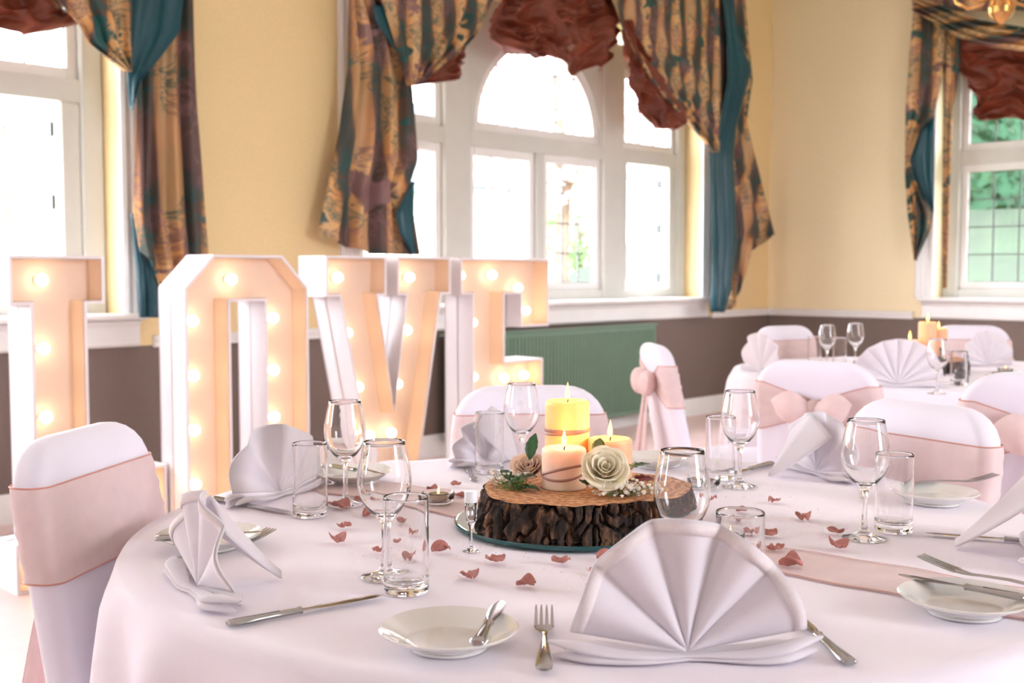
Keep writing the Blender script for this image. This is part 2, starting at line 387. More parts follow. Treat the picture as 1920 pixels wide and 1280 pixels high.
# ------------------------------------------------------------------ windows
def clip_poly(poly, inside, inter):
    out = []
    for i, p in enumerate(poly):
        q = poly[(i + 1) % len(poly)]
        ip, iq = inside(p), inside(q)
        if ip: out.append(p)
        if ip != iq: out.append(inter(p, q))
    return out
CASE = [(0, 0), (.02, 0), (.03, .02), (.024, .045), (.036, .06), (.036, .085), (.024, .10), (.03, .13), (.016, .15), (0, .15)]
def panes(parent, x0, x1, z0, z1, y, nx, nz, name='pane', arch=None):
    """leaded lights: every pane its own thin sheet between lead cames"""
    lead = G(); dx, dz = (x1 - x0) / nx, (z1 - z0) / nz; c = .005; base = {}
    for i in range(nx):
        for k in range(nz):
            q = [(x0 + i * dx + c, z0 + k * dz + c), (x0 + (i + 1) * dx - c, z0 + k * dz + c), (x0 + (i + 1) * dx - c, z0 + (k + 1) * dz - c), (x0 + i * dx + c, z0 + (k + 1) * dz - c)]
            cx, cz = x0 + (i + .5) * dx, z0 + (k + .5) * dz
            if arch:
                ax, az, R = arch
                for s in range(24):
                    th = pi * (s + .5) / 24; n = (cos(th), sin(th)); R2 = R * cos(pi / 48)
                    f = lambda p: (p[0] - ax) * n[0] + (p[1] - az) * n[1] - R2
                    q = clip_poly(q, lambda p: f(p) <= 0, lambda p, r: (p[0] + (r[0] - p[0]) * f(p) / (f(p) - f(r)), p[1] + (r[1] - p[1]) * f(p) / (f(p) - f(r))))
                    if len(q) < 3: break
                if len(q) < 3: continue
                G().prism([(a - cx, b_ - cz) for a, b_ in q], -.002, .002).obj('pane', 'pane_glass', parent, False).location = (cx, y, cz)
            elif 'm' not in base:
                o = G().prism([(a - cx, b_ - cz) for a, b_ in q], -.002, .002).obj('pane', 'pane_glass', parent, False); o.location = (cx, y, cz); base['m'] = o
            else:
                o = base['m'].copy(); COL.objects.link(o); o.parent = parent; o.location = (cx, y, cz)
    for i in range(nx + 1):
        x = x0 + i * dx; zt = z1
        if arch: zt = arch[1] + sqrt(max(0, arch[2] ** 2 - (x - arch[0]) ** 2))
        if zt - z0 > .03: lead.box(x - c, x + c, y - .005, y + .005, z0, zt)
    for k in range(nz + 1):
        z = z0 + k * dz; a, b_ = x0, x1
        if arch:
            h = arch[2] ** 2 - (z - arch[1]) ** 2
            if h <= 0: continue
            a, b_ = arch[0] - sqrt(h), arch[0] + sqrt(h)
        lead.box(a, b_, y - .005, y + .005, z - c, z + c)
    lead.obj('lead_came', 'lead', parent, False)
def sash(parent, x0, x1, z0, z1, y, nx, nz, fw=.055, d=.045, name='casement', ang=0):
    e = bpy.data.objects.new(name, None); COL.objects.link(e); e.parent = parent; e.location = (x0, y, 0); e.rotation_euler = (0, 0, ang)
    W = x1 - x0; g = G()
    g.bbox(0, fw, -d / 2, d / 2, z0, z1); g.bbox(W - fw, W, -d / 2, d / 2, z0, z1)
    g.box(fw, W - fw, -d / 2, d / 2, z0, z0 + fw); g.box(fw, W - fw, -d / 2, d / 2, z1 - fw, z1)
    g.obj('sash_frame', 'white_paint', e, 30)
    panes(e, fw, W - fw, z0 + fw, z1 - fw, 0, nx, nz)
    return e
def window(name, M, x0, label):
    e = thing(name, label, None, kind='structure'); e.matrix_world = M @ Matrix.Translation((x0, 0, 0))
    Y0, Y1 = -.26, -.15; ZT, ZB = 2.01, 2.12
    g = G()
    for a, b in ((.08, .20), (.90, 1.15), (2.54, 2.79), (3.49, 3.62)): g.bbox(a, b, Y0, Y1, Z0, Z1 if a in (.08, 3.49) else 2.9, .012)
    g.obj('post', 'frame_paint', e, 30)
    g = G()
    for a, b in ((.20, .90), (1.15, 2.54), (2.79, 3.49)): g.box(a, b, Y0 + .01, Y1 - .01, ZT, ZB); g.box(a, b, Y0 + .01, Y1 - .01, Z0, 1.035)
    g.obj('transom', 'frame_paint', e, False)
    g = G().bbox(1.80, 1.89, Y0 + .01, Y1 - .01, 1.03, ZT, .008); g.obj('mullion', 'frame_paint', e, 30)
    # head boards: side heads and the arched spandrel
    g = G()
    for a, b in ((.20, .90), (2.79, 3.49)): g.box(a, b, Y0 + .01, Y1 - .01, 2.72, Z1)
    ax, az, R = 1.845, ZB + .03, .66
    arc = [(ax + R * cos(t), az + R * sin(t)) for t in [pi * i / 28 for i in range(29)]]
    for i in range(28):
        p, q = arc[i], arc[i + 1]
        g.prism([p, q, (q[0], Z1), (p[0], Z1)], Y0 + .01, Y1 - .01)
    for s in (1.15, 2.505): g.box(s, s + .035, Y0 + .01, Y1 - .01, ZB, Z1)
    g.obj('spandrel', 'frame_paint', e, 30)
    # arched light
    al = bpy.data.objects.new('arched_light', None); COL.objects.link(al); al.parent = e
    g = G(); outer = [(ax + (R + .005) * cos(t), az + (R + .005) * sin(t)) for t in [pi * i / 28 for i in range(29)]]; inner = [(ax + (R - .055) * cos(t), az + (R - .055) * sin(t)) for t in [pi * i / 28 for i in range(29)]]
    for i in range(28): g.prism([outer[i], outer[i + 1], inner[i + 1], inner[i]], -.235, -.18)
    g.box(ax - R, ax + R, -.235, -.18, ZB, ZB + .06); g.obj('sash_frame', 'white_paint', al, 30)
    panes(al, ax - .6, ax + .6, ZB + .06, ZB + .66, -.205, 6, 3, arch=(ax, az, R - .055))
    # fixed and hinged casements
    sash(e, 1.15, 1.80, 1.035, ZT, -.205, 3, 4); sash(e, 1.89, 2.54, 1.035, ZT, -.205, 3, 4)
    sash(e, .20, .90, ZB, 2.72, -.205, 3, 2, name='top_light'); sash(e, 2.79, 3.49, ZB, 2.72, -.205, 3, 2, name='top_light')
    sash(e, 2.79, 3.49, 1.035, ZT, -.205, 3, 4)
    g = G(); g.bbox(.20, .30, Y0 + .01, Y1 - .01, 1.035, ZT, .008); g.bbox(.84, .90, Y0 + .01, Y1 - .01, 1.035, ZT, .008); g.obj('casement_jamb', 'frame_paint', e, 30)
    sash(e, .30, .82, 1.05, 1.99, -.28, 3, 4, ang=radians(-86) , name='open_casement')
    h = G()
    for z in (1.12, 1.52, 1.88): h.box(.285, .315, -.285, -.24, z - .035, z + .035)
    h.obj('hinge', 'iron', e, False)
    # sill board with apron mouldings, side casings
    g = G().loft([[(x, y, z) for y, z in [(-.15, .935), (-.15, .965), (.07, .965), (.078, .957), (.078, .943), (.07, .935)]] for x in (-.02, 3.72)], True, True)
    g.obj('sill', 'white_paint', e, 30)
    g = G().loft([[(x, y, z) for y, z in [(0, .80), (.02, .80), (.03, .812), (.022, .83), (.022, .90), (.035, .915), (.05, .93), (0, .935)]] for x in (0, 3.70)], True, True)
    g.obj('apron_moulding', 'white_paint', e, 30)
    for a, s in ((.08, -1), (3.62, 1)):
        g = G().loft([[(a + s * (t + .0), y, z) for y, t in CASE] for z in (.965, Z1)], True, True); g.obj('casing', 'white_paint', e, 20)
    return e
window('window_1', MA, 6.03, 'wide white leaded window behind the L and O letters')
window('window_2', MA, .98, 'wide white arched leaded window behind the E letter')
window('window_3', MB_, -5.11, 'white leaded window at the right with green garden view')

# ------------------------------------------------------------------ radiator
def radiator():
    e = thing('radiator', 'green grey ribbed panel radiator under the arched window', 'radiator'); e.matrix_world = MA @ Matrix.Translation((1.80, .05, 0))
    L_, z0, z1 = 2.2, .10, .765
    g = G().bbox(0, L_, .03, .06, z0, z1, .01); g.obj('panel', 'radiator_green', e, 30)
    n = 60; r = G()
    for i in range(n):
        x = .02 + (i + .5) * (L_ - .04) / n; w = .010
        r.loft([[(x - w, .06, z), (x - w * .5, .072, z), (x + w * .5, .072, z), (x + w, .06, z)] for z in (z0 + .03, z1 - .03)], True, True)
    r.obj('rib', 'radiator_green', e, False)['kind'] = 'stuff'
    g = G().box(-.005, L_ + .005, .0, .075, z1, z1 + .012); g.obj('top_grille', 'radiator_green', e, False)
    for xx in (.1, L_ - .1): G().tube([(xx, .045, 0), (xx, .045, z0 + .01)], .009).obj('pipe', 'radiator_green', e)
radiator()

# ------------------------------------------------------------------ curtains
def interp(tab, v):
    if v <= tab[0][0]: return tab[0][1]
    for (a, b), (c, d) in zip(tab, tab[1:]):
        if v <= c: return b + (d - b) * (v - a) / (c - a)
    return tab[-1][1]
def drape(name, material, parent, M, Mi, y, left, right, top, bottom, folds=6, amp=.03, seed=0, nu=60, nv=50, uvs=1.0, bot_edge=None, mess=0, msx=1.0):
    """cloth hung in a wall-parallel layer: outlines are lists (py, px) measured on that layer; folds run downwards with real depth"""
    rnd = random.Random(seed); ph = rnd.random() * 6
    def fn(u, v):
        if bot_edge:
            pyb = interp(bot_edge, u); py = top + (pyb - top) * v
        else: py = top + (bottom - top) * v
        xl, xr = interp(left, py), interp(right, py)
        p = on_wall(xl + (xr - xl) * u, py, y, Mi)
        a = amp * (.55 + .45 * v)
        d = a * sin(2 * pi * folds * u + ph + .8 * sin(3 * v + seed)) + a * .4 * sin(2 * pi * folds * 2.3 * u + 2 * ph + v * 2)
        if mess:
            q = Vector((u * 3.6 * msx, v * 4.6 * msx, seed)); wv_ = mnoise.noise_vector(q * .8) * .9
            d += mess * ((1 - 2.2 * abs(mnoise.noise(q + wv_))) * 1.0 + (1 - 2 * abs(mnoise.noise(q * 2.1 + wv_))) * .18)
        return Vector((p.x, p.y + d, p.z))
    g = G().grid(nu, nv, fn)
    return g.obj(name, material, parent, 80, solid=.004, uv=lambda c: (c.x * uvs, c.z * uvs))
def curtain_thing(label, M, name='curtain', cat='curtain', group=None):
    e = thing(name, label, cat, group=group); e.matrix_world = M; return e
# middle window
c = curtain_thing('striped gold damask curtain tail left of the arched window', MA)
drape('fabric', 'damask', c, MA, MAi, .16, [(-60, 650), (0, 655), (130, 655), (250, 640), (440, 600)], [(-60, 690), (0, 712), (60, 745), (160, 770), (300, 777), (350, 760), (475, 778)], -60, 480, 3.5, .035, 2, bot_edge=[(0, 440), (.3, 462), (.55, 476), (1, 478)])
drape('lining', 'teal_lining', c, MA, MAi, .205, [(10, 698), (40, 703), (100, 745), (130, 768)], [(10, 765), (100, 790), (130, 796)], 10, 130, 1, .01, 3, 20, 20)
drape('lining', 'teal_lining', c, MA, MAi, .20, [(340, 772), (400, 742), (440, 752), (476, 776)], [(340, 776), (476, 779)], 340, 476, 1, .008, 5, 16, 20)
c = curtain_thing('striped gold damask pelmet swagged above the arched window', MA, 'valance', 'valance')
drape('fabric', 'damask', c, MA, MAi, .24, [(-60, 700), (160, 768)], [(-60, 940), (0, 925), (60, 900), (100, 862), (150, 800), (162, 780)], -60, 160, 5, .02, 6, uvs=1.3)
drape('fabric', 'damask', c, MA, MAi, .24, [(-60, 1125), (0, 1146), (50, 1164), (100, 1188), (170, 1232), (215, 1276), (285, 1336)], [(-60, 1345), (285, 1345)], -60, 285, 5, .02, 8, uvs=1.3)
drape('fabric', 'damask', c, MA, MAi, .18, [(-60, 690), (-20, 690)], [(-60, 1350), (-20, 1350)], -160, -20, 16, .03, 9, uvs=1.3)
c = curtain_thing('rust brown ruffled silk blind gathered across the arched window head', MA, 'ruffled_blind', 'blind')
drape('gathered_silk', 'rust_silk', c, MA, MAi, .12, [(-60, 960), (0, 928), (40, 906), (75, 908), (100, 930), (140, 1010)], [(-60, 1140), (0, 1146), (60, 1152), (100, 1148), (140, 1112)], -60, 140, 3, .02, 11, 170, 120, bot_edge=[(0, 72), (.08, 96), (.22, 112), (.40, 106), (.5, 124), (.62, 142), (.75, 141), (.88, 124), (.95, 136), (1, 112)], mess=.065, msx=1.3)
drape('gathered_silk', 'rust_silk', c, MA, MAi, .20, [(90, 848), (120, 812), (150, 782), (160, 770)], [(90, 864), (120, 866), (150, 856), (160, 780)], 90, 160, 2, .012, 12, 40, 24, mess=.035)
drape('gathered_silk', 'rust_silk', c, MA, MAi, .20, [(40, 1160), (100, 1166), (160, 1168), (185, 1180), (215, 1192), (243, 1222)], [(40, 1172), (100, 1200), (160, 1236), (205, 1272), (230, 1272), (243, 1262)], 40, 243, 2, .016, 13, 80, 100, mess=.06)
c = curtain_thing('striped damask curtain tail with a long teal lining right of arched window', MA)
drape('fabric', 'damask', c, MA, MAi, .14, [(-60, 1336), (280, 1340), (400, 1352), (585, 1362)], [(-60, 1395), (0, 1398), (150, 1413), (230, 1402), (300, 1420), (440, 1456), (456, 1436), (575, 1390)], -60, 585, 4, .03, 15, bot_edge=[(0, 582), (.5, 572), (.75, 470), (1, 440)])
drape('lining', 'teal_lining', c, MA, MAi, .20, [(-60, 1345), (60, 1360), (150, 1362), (240, 1345), (280, 1326), (585, 1334)], [(-60, 1372), (60, 1385), (130, 1412), (170, 1402), (240, 1384), (300, 1380), (450, 1388), (540, 1376), (585, 1362)], -60, 585, 1.6, .03, 16, 40, 60)
# left window
c = curtain_thing('striped damask curtain tail with teal lining right of the left window', MA)
drape('fabric', 'damask', c, MA, MAi, .14, [(-60, 250), (0, 250), (200, 252), (400, 250), (470, 262), (540, 285)], [(-60, 362), (0, 365), (200, 370), (470, 388), (540, 395)], -60, 545, 3.5, .035, 21, bot_edge=[(0, 470), (.2, 530), (.28, 542), (.6, 505), (1, 492)])
drape('lining', 'teal_lining', c, MA, MAi, .20, [(-60, 248), (0, 248), (130, 240), (205, 244)], [(-60, 352), (0, 345), (60, 338), (110, 300), (150, 264), (205, 247)], -60, 205, 1.2, .02, 22, 30, 40)
drape('lining', 'teal_lining', c, MA, MAi, .10, [(400, 246), (500, 258), (595, 262)], [(400, 256), (480, 285), (540, 300), (595, 300)], 400, 595, 2, .015, 23, 20, 30)
c = curtain_thing('striped gold damask pelmet swag above the left window', MA, 'valance', 'valance')
drape('fabric', 'damask', c, MA, MAi, .24, [(-60, 60), (0, 108), (45, 148), (80, 165), (135, 238)], [(-60, 252), (135, 244)], -60, 135, 3, .02, 25, uvs=1.3)
c = curtain_thing('pinkish rust ruffled silk blind at the top of the left window', MA, 'ruffled_blind', 'blind')
drape('gathered_silk', 'rust_silk', c, MA, MAi, .06, [(-60, -160), (60, -160)], [(-60, 120), (0, 108), (45, 148), (60, 120)], -60, 60, 3, .02, 27, 60, 30, bot_edge=[(0, 30), (.5, 55), (.75, 64), (.9, 58), (1, 44)], mess=.05)
# right window
c = curtain_thing('striped damask curtain tail with teal lining left of the right window', MB_)
drape('fabric', 'damask', c, MB_, MBi, .14, [(0, 1714), (100, 1706), (200, 1700), (330, 1699), (400, 1704), (488, 1716)], [(0, 1745), (30, 1772), (150, 1765), (220, 1748), (250, 1722), (300, 1704), (340, 1716), (400, 1748), (430, 1744), (488, 1718)], 0, 488, 2.5, .02, 31)
drape('lining', 'teal_lining', c, MB_, MBi, .10, [(195, 1742), (240, 1712), (290, 1700), (330, 1708), (400, 1746)], [(195, 1752), (300, 1752), (400, 1750)], 195, 400, 1, .012, 32, 16, 30)
drape('fabric', 'damask', c, MB_, MBi, .05, [(30, 1748), (120, 1768), (540, 1768)], [(30, 1800), (120, 1800), (200, 1786), (540, 1776)], 30, 540, 2, .012, 33, 20, 30)
c = curtain_thing('brown and green damask swag across the top of the right window', MB_, 'valance', 'valance')
def swag(u, v):
    px = 1712 + u * 420; yt = interp([(0, -10), (.08, 2), (.3, 38), (.5, 52), (.75, 45), (1, 0)], u); yb = interp([(0, 20), (.1, 44), (.2, 70), (.35, 88), (.5, 96), (.75, 84), (1, 30)], u)
    p = on_wall(px, yt + (yb - yt) * v, .22, MBi); k = 4 * u * (1 - u)
    return Vector((p.x, p.y + .05 * k * sin(pi * v) + .022 * sin(v * 22 + u * 3), p.z))
G().grid(60, 36, swag).obj('fabric', 'damask', c, 80, solid=.004, uv=lambda q: (q.z * 1.6, q.x * .5))
drape('gathered_head', 'damask', c, MB_, MBi, .16, [(-90, 1712), (20, 1712)], [(-90, 2130), (20, 2130)], -90, 20, 10, .02, 35)
c = curtain_thing('rust brown ruffled silk blind hanging in the right window', MB_, 'ruffled_blind', 'blind')
drape('gathered_silk', 'rust_silk', c, MB_, MBi, -.05, [(60, 1805), (110, 1802), (128, 1800), (150, 1818), (228, 1834)], [(60, 2060), (228, 2040)], 60, 228, 2, .015, 37, 150, 100, bot_edge=[(0, 216), (.05, 228), (.2, 226), (.35, 222), (.5, 229), (1, 222)], mess=.08)

# ------------------------------------------------------------------ LOVE letters
def letter(name, label, sx, sy, outline, hole, bulbs, bars):
    """open-fronted light box: back plate, side walls around the outline, bulbs inside. bars: rectangles used to triangulate the plate"""
    e = thing('marquee_letter', label, 'letter', (sx, sy, 0), atan2(.724, .69), 'illuminated love letters')
    D, rec, t = .20, .10, .006
    # local frame: x along the face, y away from the viewer
    def wallof(loop, inward):
        n = len(loop); g = G(); o = loop; i2 = []
        for k in range(n):
            p0, p1, p2 = Vector(loop[k - 1]), Vector(loop[k]), Vector(loop[(k + 1) % n])
            d1, d2 = (p1 - p0).normalized(), (p2 - p1).normalized(); n1, n2 = Vector((-d1.y, d1.x)), Vector((-d2.y, d2.x))
            m_ = (n1 + n2); m_ = m_ / max(.3, m_.dot(n1)); i2.append(tuple(p1 + m_ * t * 2 * inward))
        rings = [[(x, 0, z) for x, z in o], [(x, D, z) for x, z in o], [(x, D, z) for x, z in i2], [(x, 0, z) for x, z in i2], [(x, 0, z) for x, z in o]]
        return g.loft(rings), i2
    area = sum(a[0] * b_[1] - b_[0] * a[1] for a, b_ in zip(outline, outline[1:] + outline[:1])); sg = 1 if area > 0 else -1
    g, inn = wallof(outline, sg); g.obj('side_wall', 'letter_white', e, False)
    lin = G(); n = len(inn)
    def lining(loop, off):
        m2 = len(loop); q = []
        for k in range(m2):
            p0, p1, p2 = Vector(loop[k - 1]), Vector(loop[k]), Vector(loop[(k + 1) % m2])
            d1, d2 = (p1 - p0).normalized(), (p2 - p1).normalized(); n1, n2 = Vector((-d1.y, d1.x)), Vector((-d2.y, d2.x))
            mm = (n1 + n2); mm = mm / max(.3, mm.dot(n1)); q.append(tuple(p1 + mm * off))
        lin.loft([[(x, .004, z) for x, z in q], [(x, rec, z) for x, z in q]])
    lining(outline, sg * .0135)
    if hole:
        ah = sum(a[0] * b_[1] - b_[0] * a[1] for a, b_ in zip(hole, hole[1:] + hole[:1])); sh = 1 if ah > 0 else -1
        g, _ = wallof(hole, -sh); g.obj('side_wall', 'letter_white', e, False); lining(hole, -sh * .0135)
    lin.obj('inner_lining', 'letter_inner', e, False)
    g = G()
    for q in bars: g.prism(q, rec, rec + .012)
    g.obj('back_panel', 'letter_inner', e, False)
    g = G()
    for q in bars: g.prism(q, D - .012, D)
    g.obj('rear_cover', 'letter_white', e, False)
    g = G().lathe([(0, -.05), (.010, -.048), (.019, -.038), (.023, -.026), (.020, -.012), (.012, -.004), (.011, .0), (0, 0)], 14); bm0 = None
    h = G().lathe([(.016, 0), (.016, .012), (0, .012)], 12)
    for x, z in bulbs:
        if bm0 is None:
            bm0 = g.obj('bulb', 'bulb_glow', e); hm = h.obj('bulb_holder', 'letter_white', bm0)
            o = bm0
        else:
            o = bm0.copy(); COL.objects.link(o); o.parent = e
            c2 = hm.copy(); COL.objects.link(c2); c2.parent = o
        o.location = (x, rec - .012, z); o.rotation_euler = (-pi / 2, 0, 0)
    return e
R_ = lambda x0, x1, z0, z1: [(x0, z0), (x1, z0), (x1, z1), (x0, z1)]
F0 = .0
letter('L', 'white marquee letter L lit by warm bulbs, leftmost of the word', -1.796, 4.1,
       [(0, F0), (.606, F0), (.606, .41), (.43, .41), (.43, .185), (.288, .185), (.288, 1.055), (.36, 1.055), (.36, 1.235), (0, 1.235), (0, 1.055), (.075, 1.055), (.075, .185), (0, .185)], None,
       [(.146, 1.145), (.147, .89), (.15, .634), (.15, .38), (.10, .1), (.33, .1), (.52, .1), (.52, .3)],
       [R_(0, .606, F0, .185), R_(.43, .606, .185, .41), R_(.075, .288, .185, 1.055), R_(0, .36, 1.055, 1.235)])
letter('O', 'white marquee letter O with cut corners and warm bulbs', -1.27, 4.45,
       [(.13, F0), (.457, F0), (.587, .13), (.587, 1.108), (.457, 1.243), (.13, 1.243), (0, 1.112), (0, .13)], R_(.205, .367, .185, 1.055),
       [(.251, 1.144), (.07, .98), (.07, .762), (.07, .544), (.07, .326), (.13, .1), (.30, .09), (.46, .12), (.45, .981), (.45, .761), (.45, .562), (.45, .34)],
       [[(.13, F0), (.457, F0), (.587, .13), (.587, .185), (0, .185), (0, .13)], [(0, 1.055), (.587, 1.055), (.587, 1.108), (.457, 1.243), (.13, 1.243), (0, 1.112)], R_(0, .205, .185, 1.055), R_(.367, .587, .185, 1.055)])
letter('V', 'white marquee letter V with slab serifs and warm bulbs', -.81, 5.0,
       [(.30, F0), (.49, F0), (.685, 1.065), (.746, 1.065), (.746, 1.245), (.409, 1.245), (.409, 1.065), (.462, 1.065), (.385, .53), (.296, 1.065), (.344, 1.065), (.344, 1.245), (0, 1.245), (0, 1.065), (.074, 1.065)], None,
       [(.114, 1.149), (.539, 1.148), (.165, .899), (.52, .899), (.225, .649), (.46, .647), (.29, .42), (.42, .42), (.39, .18)],
       [R_(0, .344, 1.065, 1.245), R_(.409, .746, 1.065, 1.245), [(.074, 1.065), (.30, F0), (.385, F0), (.385, .53), (.296, 1.065)], [(.385, F0), (.49, F0), (.685, 1.065), (.462, 1.065), (.385, .53)]])
letter('E', 'white marquee letter E with slab arms and warm bulbs, rightmost of the word', -.25, 5.6,
       [(0, F0), (.645, F0), (.645, .36), (.43, .36), (.43, .185), (.311, .185), (.311, .54), (.60, .54), (.60, .72), (.311, .72), (.311, 1.06), (.428, 1.06), (.428, .888), (.645, .888), (.645, 1.242), (0, 1.242), (0, 1.062), (.08, 1.062), (.08, .185), (0, .185)], None,
       [(.059, 1.156), (.284, 1.158), (.475, 1.09), (.535, .97), (.143, .92), (.146, .646), (.37, .625), (.52, .63), (.15, .4), (.1, .1), (.35, .1), (.54, .2)],
       [R_(0, .645, F0, .185), R_(.43, .645, .185, .36), R_(.08, .311, .185, 1.062), R_(.311, .60, .54, .72), R_(0, .645, 1.061, 1.242), R_(.428, .645, .888, 1.061)])

# ------------------------------------------------------------------ main table
TC = Vector((.147, 1.92, 0)); TR, TZ = .77, .747
def round_table(label_t, label_c, c, R, zt, seed, hem):
    t = thing('round_table', label_t, 'table', (c.x, c.y, 0))
    G().lathe([(0, zt - .03), (R - .03, zt - .03), (R - .025, zt - .004), (0, zt - .004)], 48).obj('tabletop', 'white_paint', t)
    G().lathe([(0, .0), (.30, .0), (.30, .03), (.05, .06), (.04, zt - .03), (0, zt - .03)], 24).obj('pedestal', 'iron', t)
    rnd = random.Random(seed); nf = 17; ph = [rnd.uniform(-.25, .25) for _ in range(nf + 1)]
    def fn(u, v):
        a = 2 * pi * u
        if v < .45:
            r = R * (v / .45); z = zt + .0007 * sin(a * 3 + r * 9)
            rr = r
            return Vector((rr * cos(a), rr * sin(a), zt if v < .38 else zt))
        k = (v - .45) / .55
        drop = (zt - hem) * k
        sh = min(1, drop / .05)
        w = .5 + .5 * sin(a * nf + 1.5 * sin(a * 2 + seed) + .8 * sin(a * 5))
        amp = .085 * max(0, k - .015) ** .5
        r = R + .012 * sh + .02 * k + amp * (w - .35) + .012 * k * sin(a * 41)
        zz = zt - drop + .006 * (1 - sh) * 0
        if k < .06: zz = zt - (zt - hem) * .06 * (k / .06) ** 1.6; r = R + .012 * (k / .06) ** .7
        return Vector((r * cos(a), r * sin(a), zz))
    g = G().grid(360, 60, fn)
    o = g.obj('tablecloth', 'cloth_white', None, 80, weld=True); o.location = (c.x, c.y, 0)
    d = o.modifiers.new('solid', 'SOLIDIFY'); d.thickness = .0015; d.offset = -1
    tag(o, label_c, 'tablecloth')
    return o
round_table('round banquet table hidden under the near white cloth', 'white cloth with soft hanging folds on the near round table', TC, TR, TZ, 3, .12)

# organza runner
A0, A1 = Vector((-.45, 2.40)), Vector((.73, 1.44))
def runner():
    d = (A1 - A0).normalized(); n = Vector((-d.y, d.x)); w = .072
    mid = Vector((.39, 1.69)); s0 = (A0 - mid).dot(d); s1 = (A1 - mid).dot(d)
    rel = mid - TC.xy; bb = rel.dot(d); cc = rel.length_squared - (TR - .01) ** 2; disc = sqrt(bb * bb - cc); lo, hi = -bb - disc, -bb + disc
    def fn(u, v, off=0, zz=.0022):
        s = lo + (hi - lo) * u; wob = .006 * sin(s * 14) + .004 * sin(s * 37 + v)
        p = mid + d * s + n * ((v - .5) * 2 * w + wob + off)
        return Vector((p.x, p.y, TZ + zz + .0008 * sin(v * 19 + s * 5) * sin(pi * v)))
    o = G().grid(120, 10, fn).obj('table_runner', 'organza_peach', None, 80); tag(o, 'sheer peach organza runner laid across the white tablecloth', 'table runner')
    for sd in (0, 1):
        G().grid(120, 1, lambda u, v: fn(u, sd, (v - .5) * .004, .0036)).obj('hem', 'organza_edge', o, 80)
runner()

# mirror plate and log slice
MC_ = T(1078, 985); MC_ = Vector((.105, 1.93, TZ))
mp = thing('mirror_plate', 'round mirror plate with teal edge under the log slice', 'mirror', (MC_.x, MC_.y, TZ + .004))
G().lathe([(0, .0), (.199, .0), (.203, .002), (.203, .006), (.2, .008)], 72).obj('edge', 'mirror_edge', mp)
G().lathe([(.2, .008), (.198, .0082), (0, .0082)], 72).obj('mirror_face', 'mirror_glass', mp)
SLZ = TZ + .0125; SLH = .055
log = thing('log_slice', 'thick rustic log slice with dark bark carrying the candles', 'log slice', (.112, 1.925, SLZ))
def edge_r(a):
    return .168 + .012 * cos(a - .3) + .010 * sin(2 * a + 1) + .008 * sin(3 * a + 2) + .004 * sin(7 * a)
def bark(u, v):
    a = 2 * pi * u; q = Vector((cos(a) * 3, sin(a) * 3, v * .6))
    cr = abs(mnoise.noise(Vector((cos(a) * 11, sin(a) * 11, v * 2.2 + sin(a * 5) * .6)))); f = mnoise.noise(Vector((cos(a) * 30, sin(a) * 30, v * 3)))
    r = edge_r(a) + .012 * (1 - v) * (1 + .8 * sin(a * 2)) + .004 - .018 * max(0, .22 - cr) / .22 * (1 if 0 < v < 1 else .4) + .004 * f
    if v > .97: r = edge_r(a) + .001
    return Vector((r * cos(a), r * sin(a), SLH * v + (.003 * mnoise.noise(q * 2) if v > .9 else 0) - .001 * (v == 0)))
G().grid(420, 18, bark).obj('bark', 'bark', log, 60, weld=True)
def top(u, v):
    a = 2 * pi * u; r = (edge_r(a) + .001) * v
    return Vector((r * cos(a), r * sin(a), SLH + .0012 * mnoise.noise(Vector((r * cos(a) * 25, r * sin(a) * 25, 0))) + (.003 * mnoise.noise(Vector((cos(a) * 6, sin(a) * 6, 1.2))) if v > .98 else 0)))
G().grid(180, 24, top).obj('sawn_top', 'sawn_wood', log, 60, weld=True)
G().lathe([(0, -.0005), (.165, -.0005)], 48).obj('sawn_underside', 'sawn_wood', log)

# candles
LT = SLZ + SLH
def flame(parent, z, s=1.0):
    f = G().lathe([(0, 0), (.0022, .0015), (.0040, .005), (.0046, .009), (.0040, .014), (.0026, .020), (.0011, .026), (.0001, .031)], 16)
    f.v = [(x * s + .0006 * (zz / .03) ** 2, y * s, zz * s) for x, y, zz in f.v]
    o = f.obj('flame', 'flame_core', parent); o.location = (0, 0, z)
    return o
def candle(label, x, y, z, r, h, material, name='pillar_candle', light=.5, fl=1.0, cords=(), group=None):
    e = thing(name, label, 'candle', (x, y, z), group=group)
    G().lathe([(0, 0), (r - .002, 0), (r, .002), (r, h - .005), (r - .0015, h - .0015), (r - .005, h), (r - .009, h - .0015), (r * .55, h - .006), (.006, h - .007), (0, h - .007)], 56).obj('wax_body', material, e)
    G().tube([(0, 0, h - .008), (.0005, 0, h - .002), (.002, 0, h + .005)], .0012, 6).obj('wick', 'wick', e)
    flame(e, h + .001, fl)
    for (z0, dz, ph, wd) in cords:
        g = G(); n = 64; rings = []
        for j in range(n + 1):
            a = 2 * pi * j / n; zz = z0 + dz * sin(a + ph); rr = r + .0008
            rings.append([(rr * cos(a), rr * sin(a), zz - wd), ((rr + .001) * cos(a), (rr + .001) * sin(a), zz), (rr * cos(a), rr * sin(a), zz + wd)])
        g.loft(rings, False).obj('ribbon', 'ribbon_rose', e)
    l = bpy.data.lights.new('candle_light', 'POINT'); l.energy = light; l.color = (1, .55, .2); l.shadow_soft_size = .008
    lo = bpy.data.objects.new('candle_light', l); COL.objects.link(lo); lo.parent = e; lo.location = (0, 0, h + .018)
    return e
candle('short ivory candle in front on the log slice with crossed ribbon', .0875, 1.915, LT, .0375, .069, 'wax_ivory', cords=((.030, .012, 2.4, .0022), (.030, .012, .4, .0022)), light=.22)
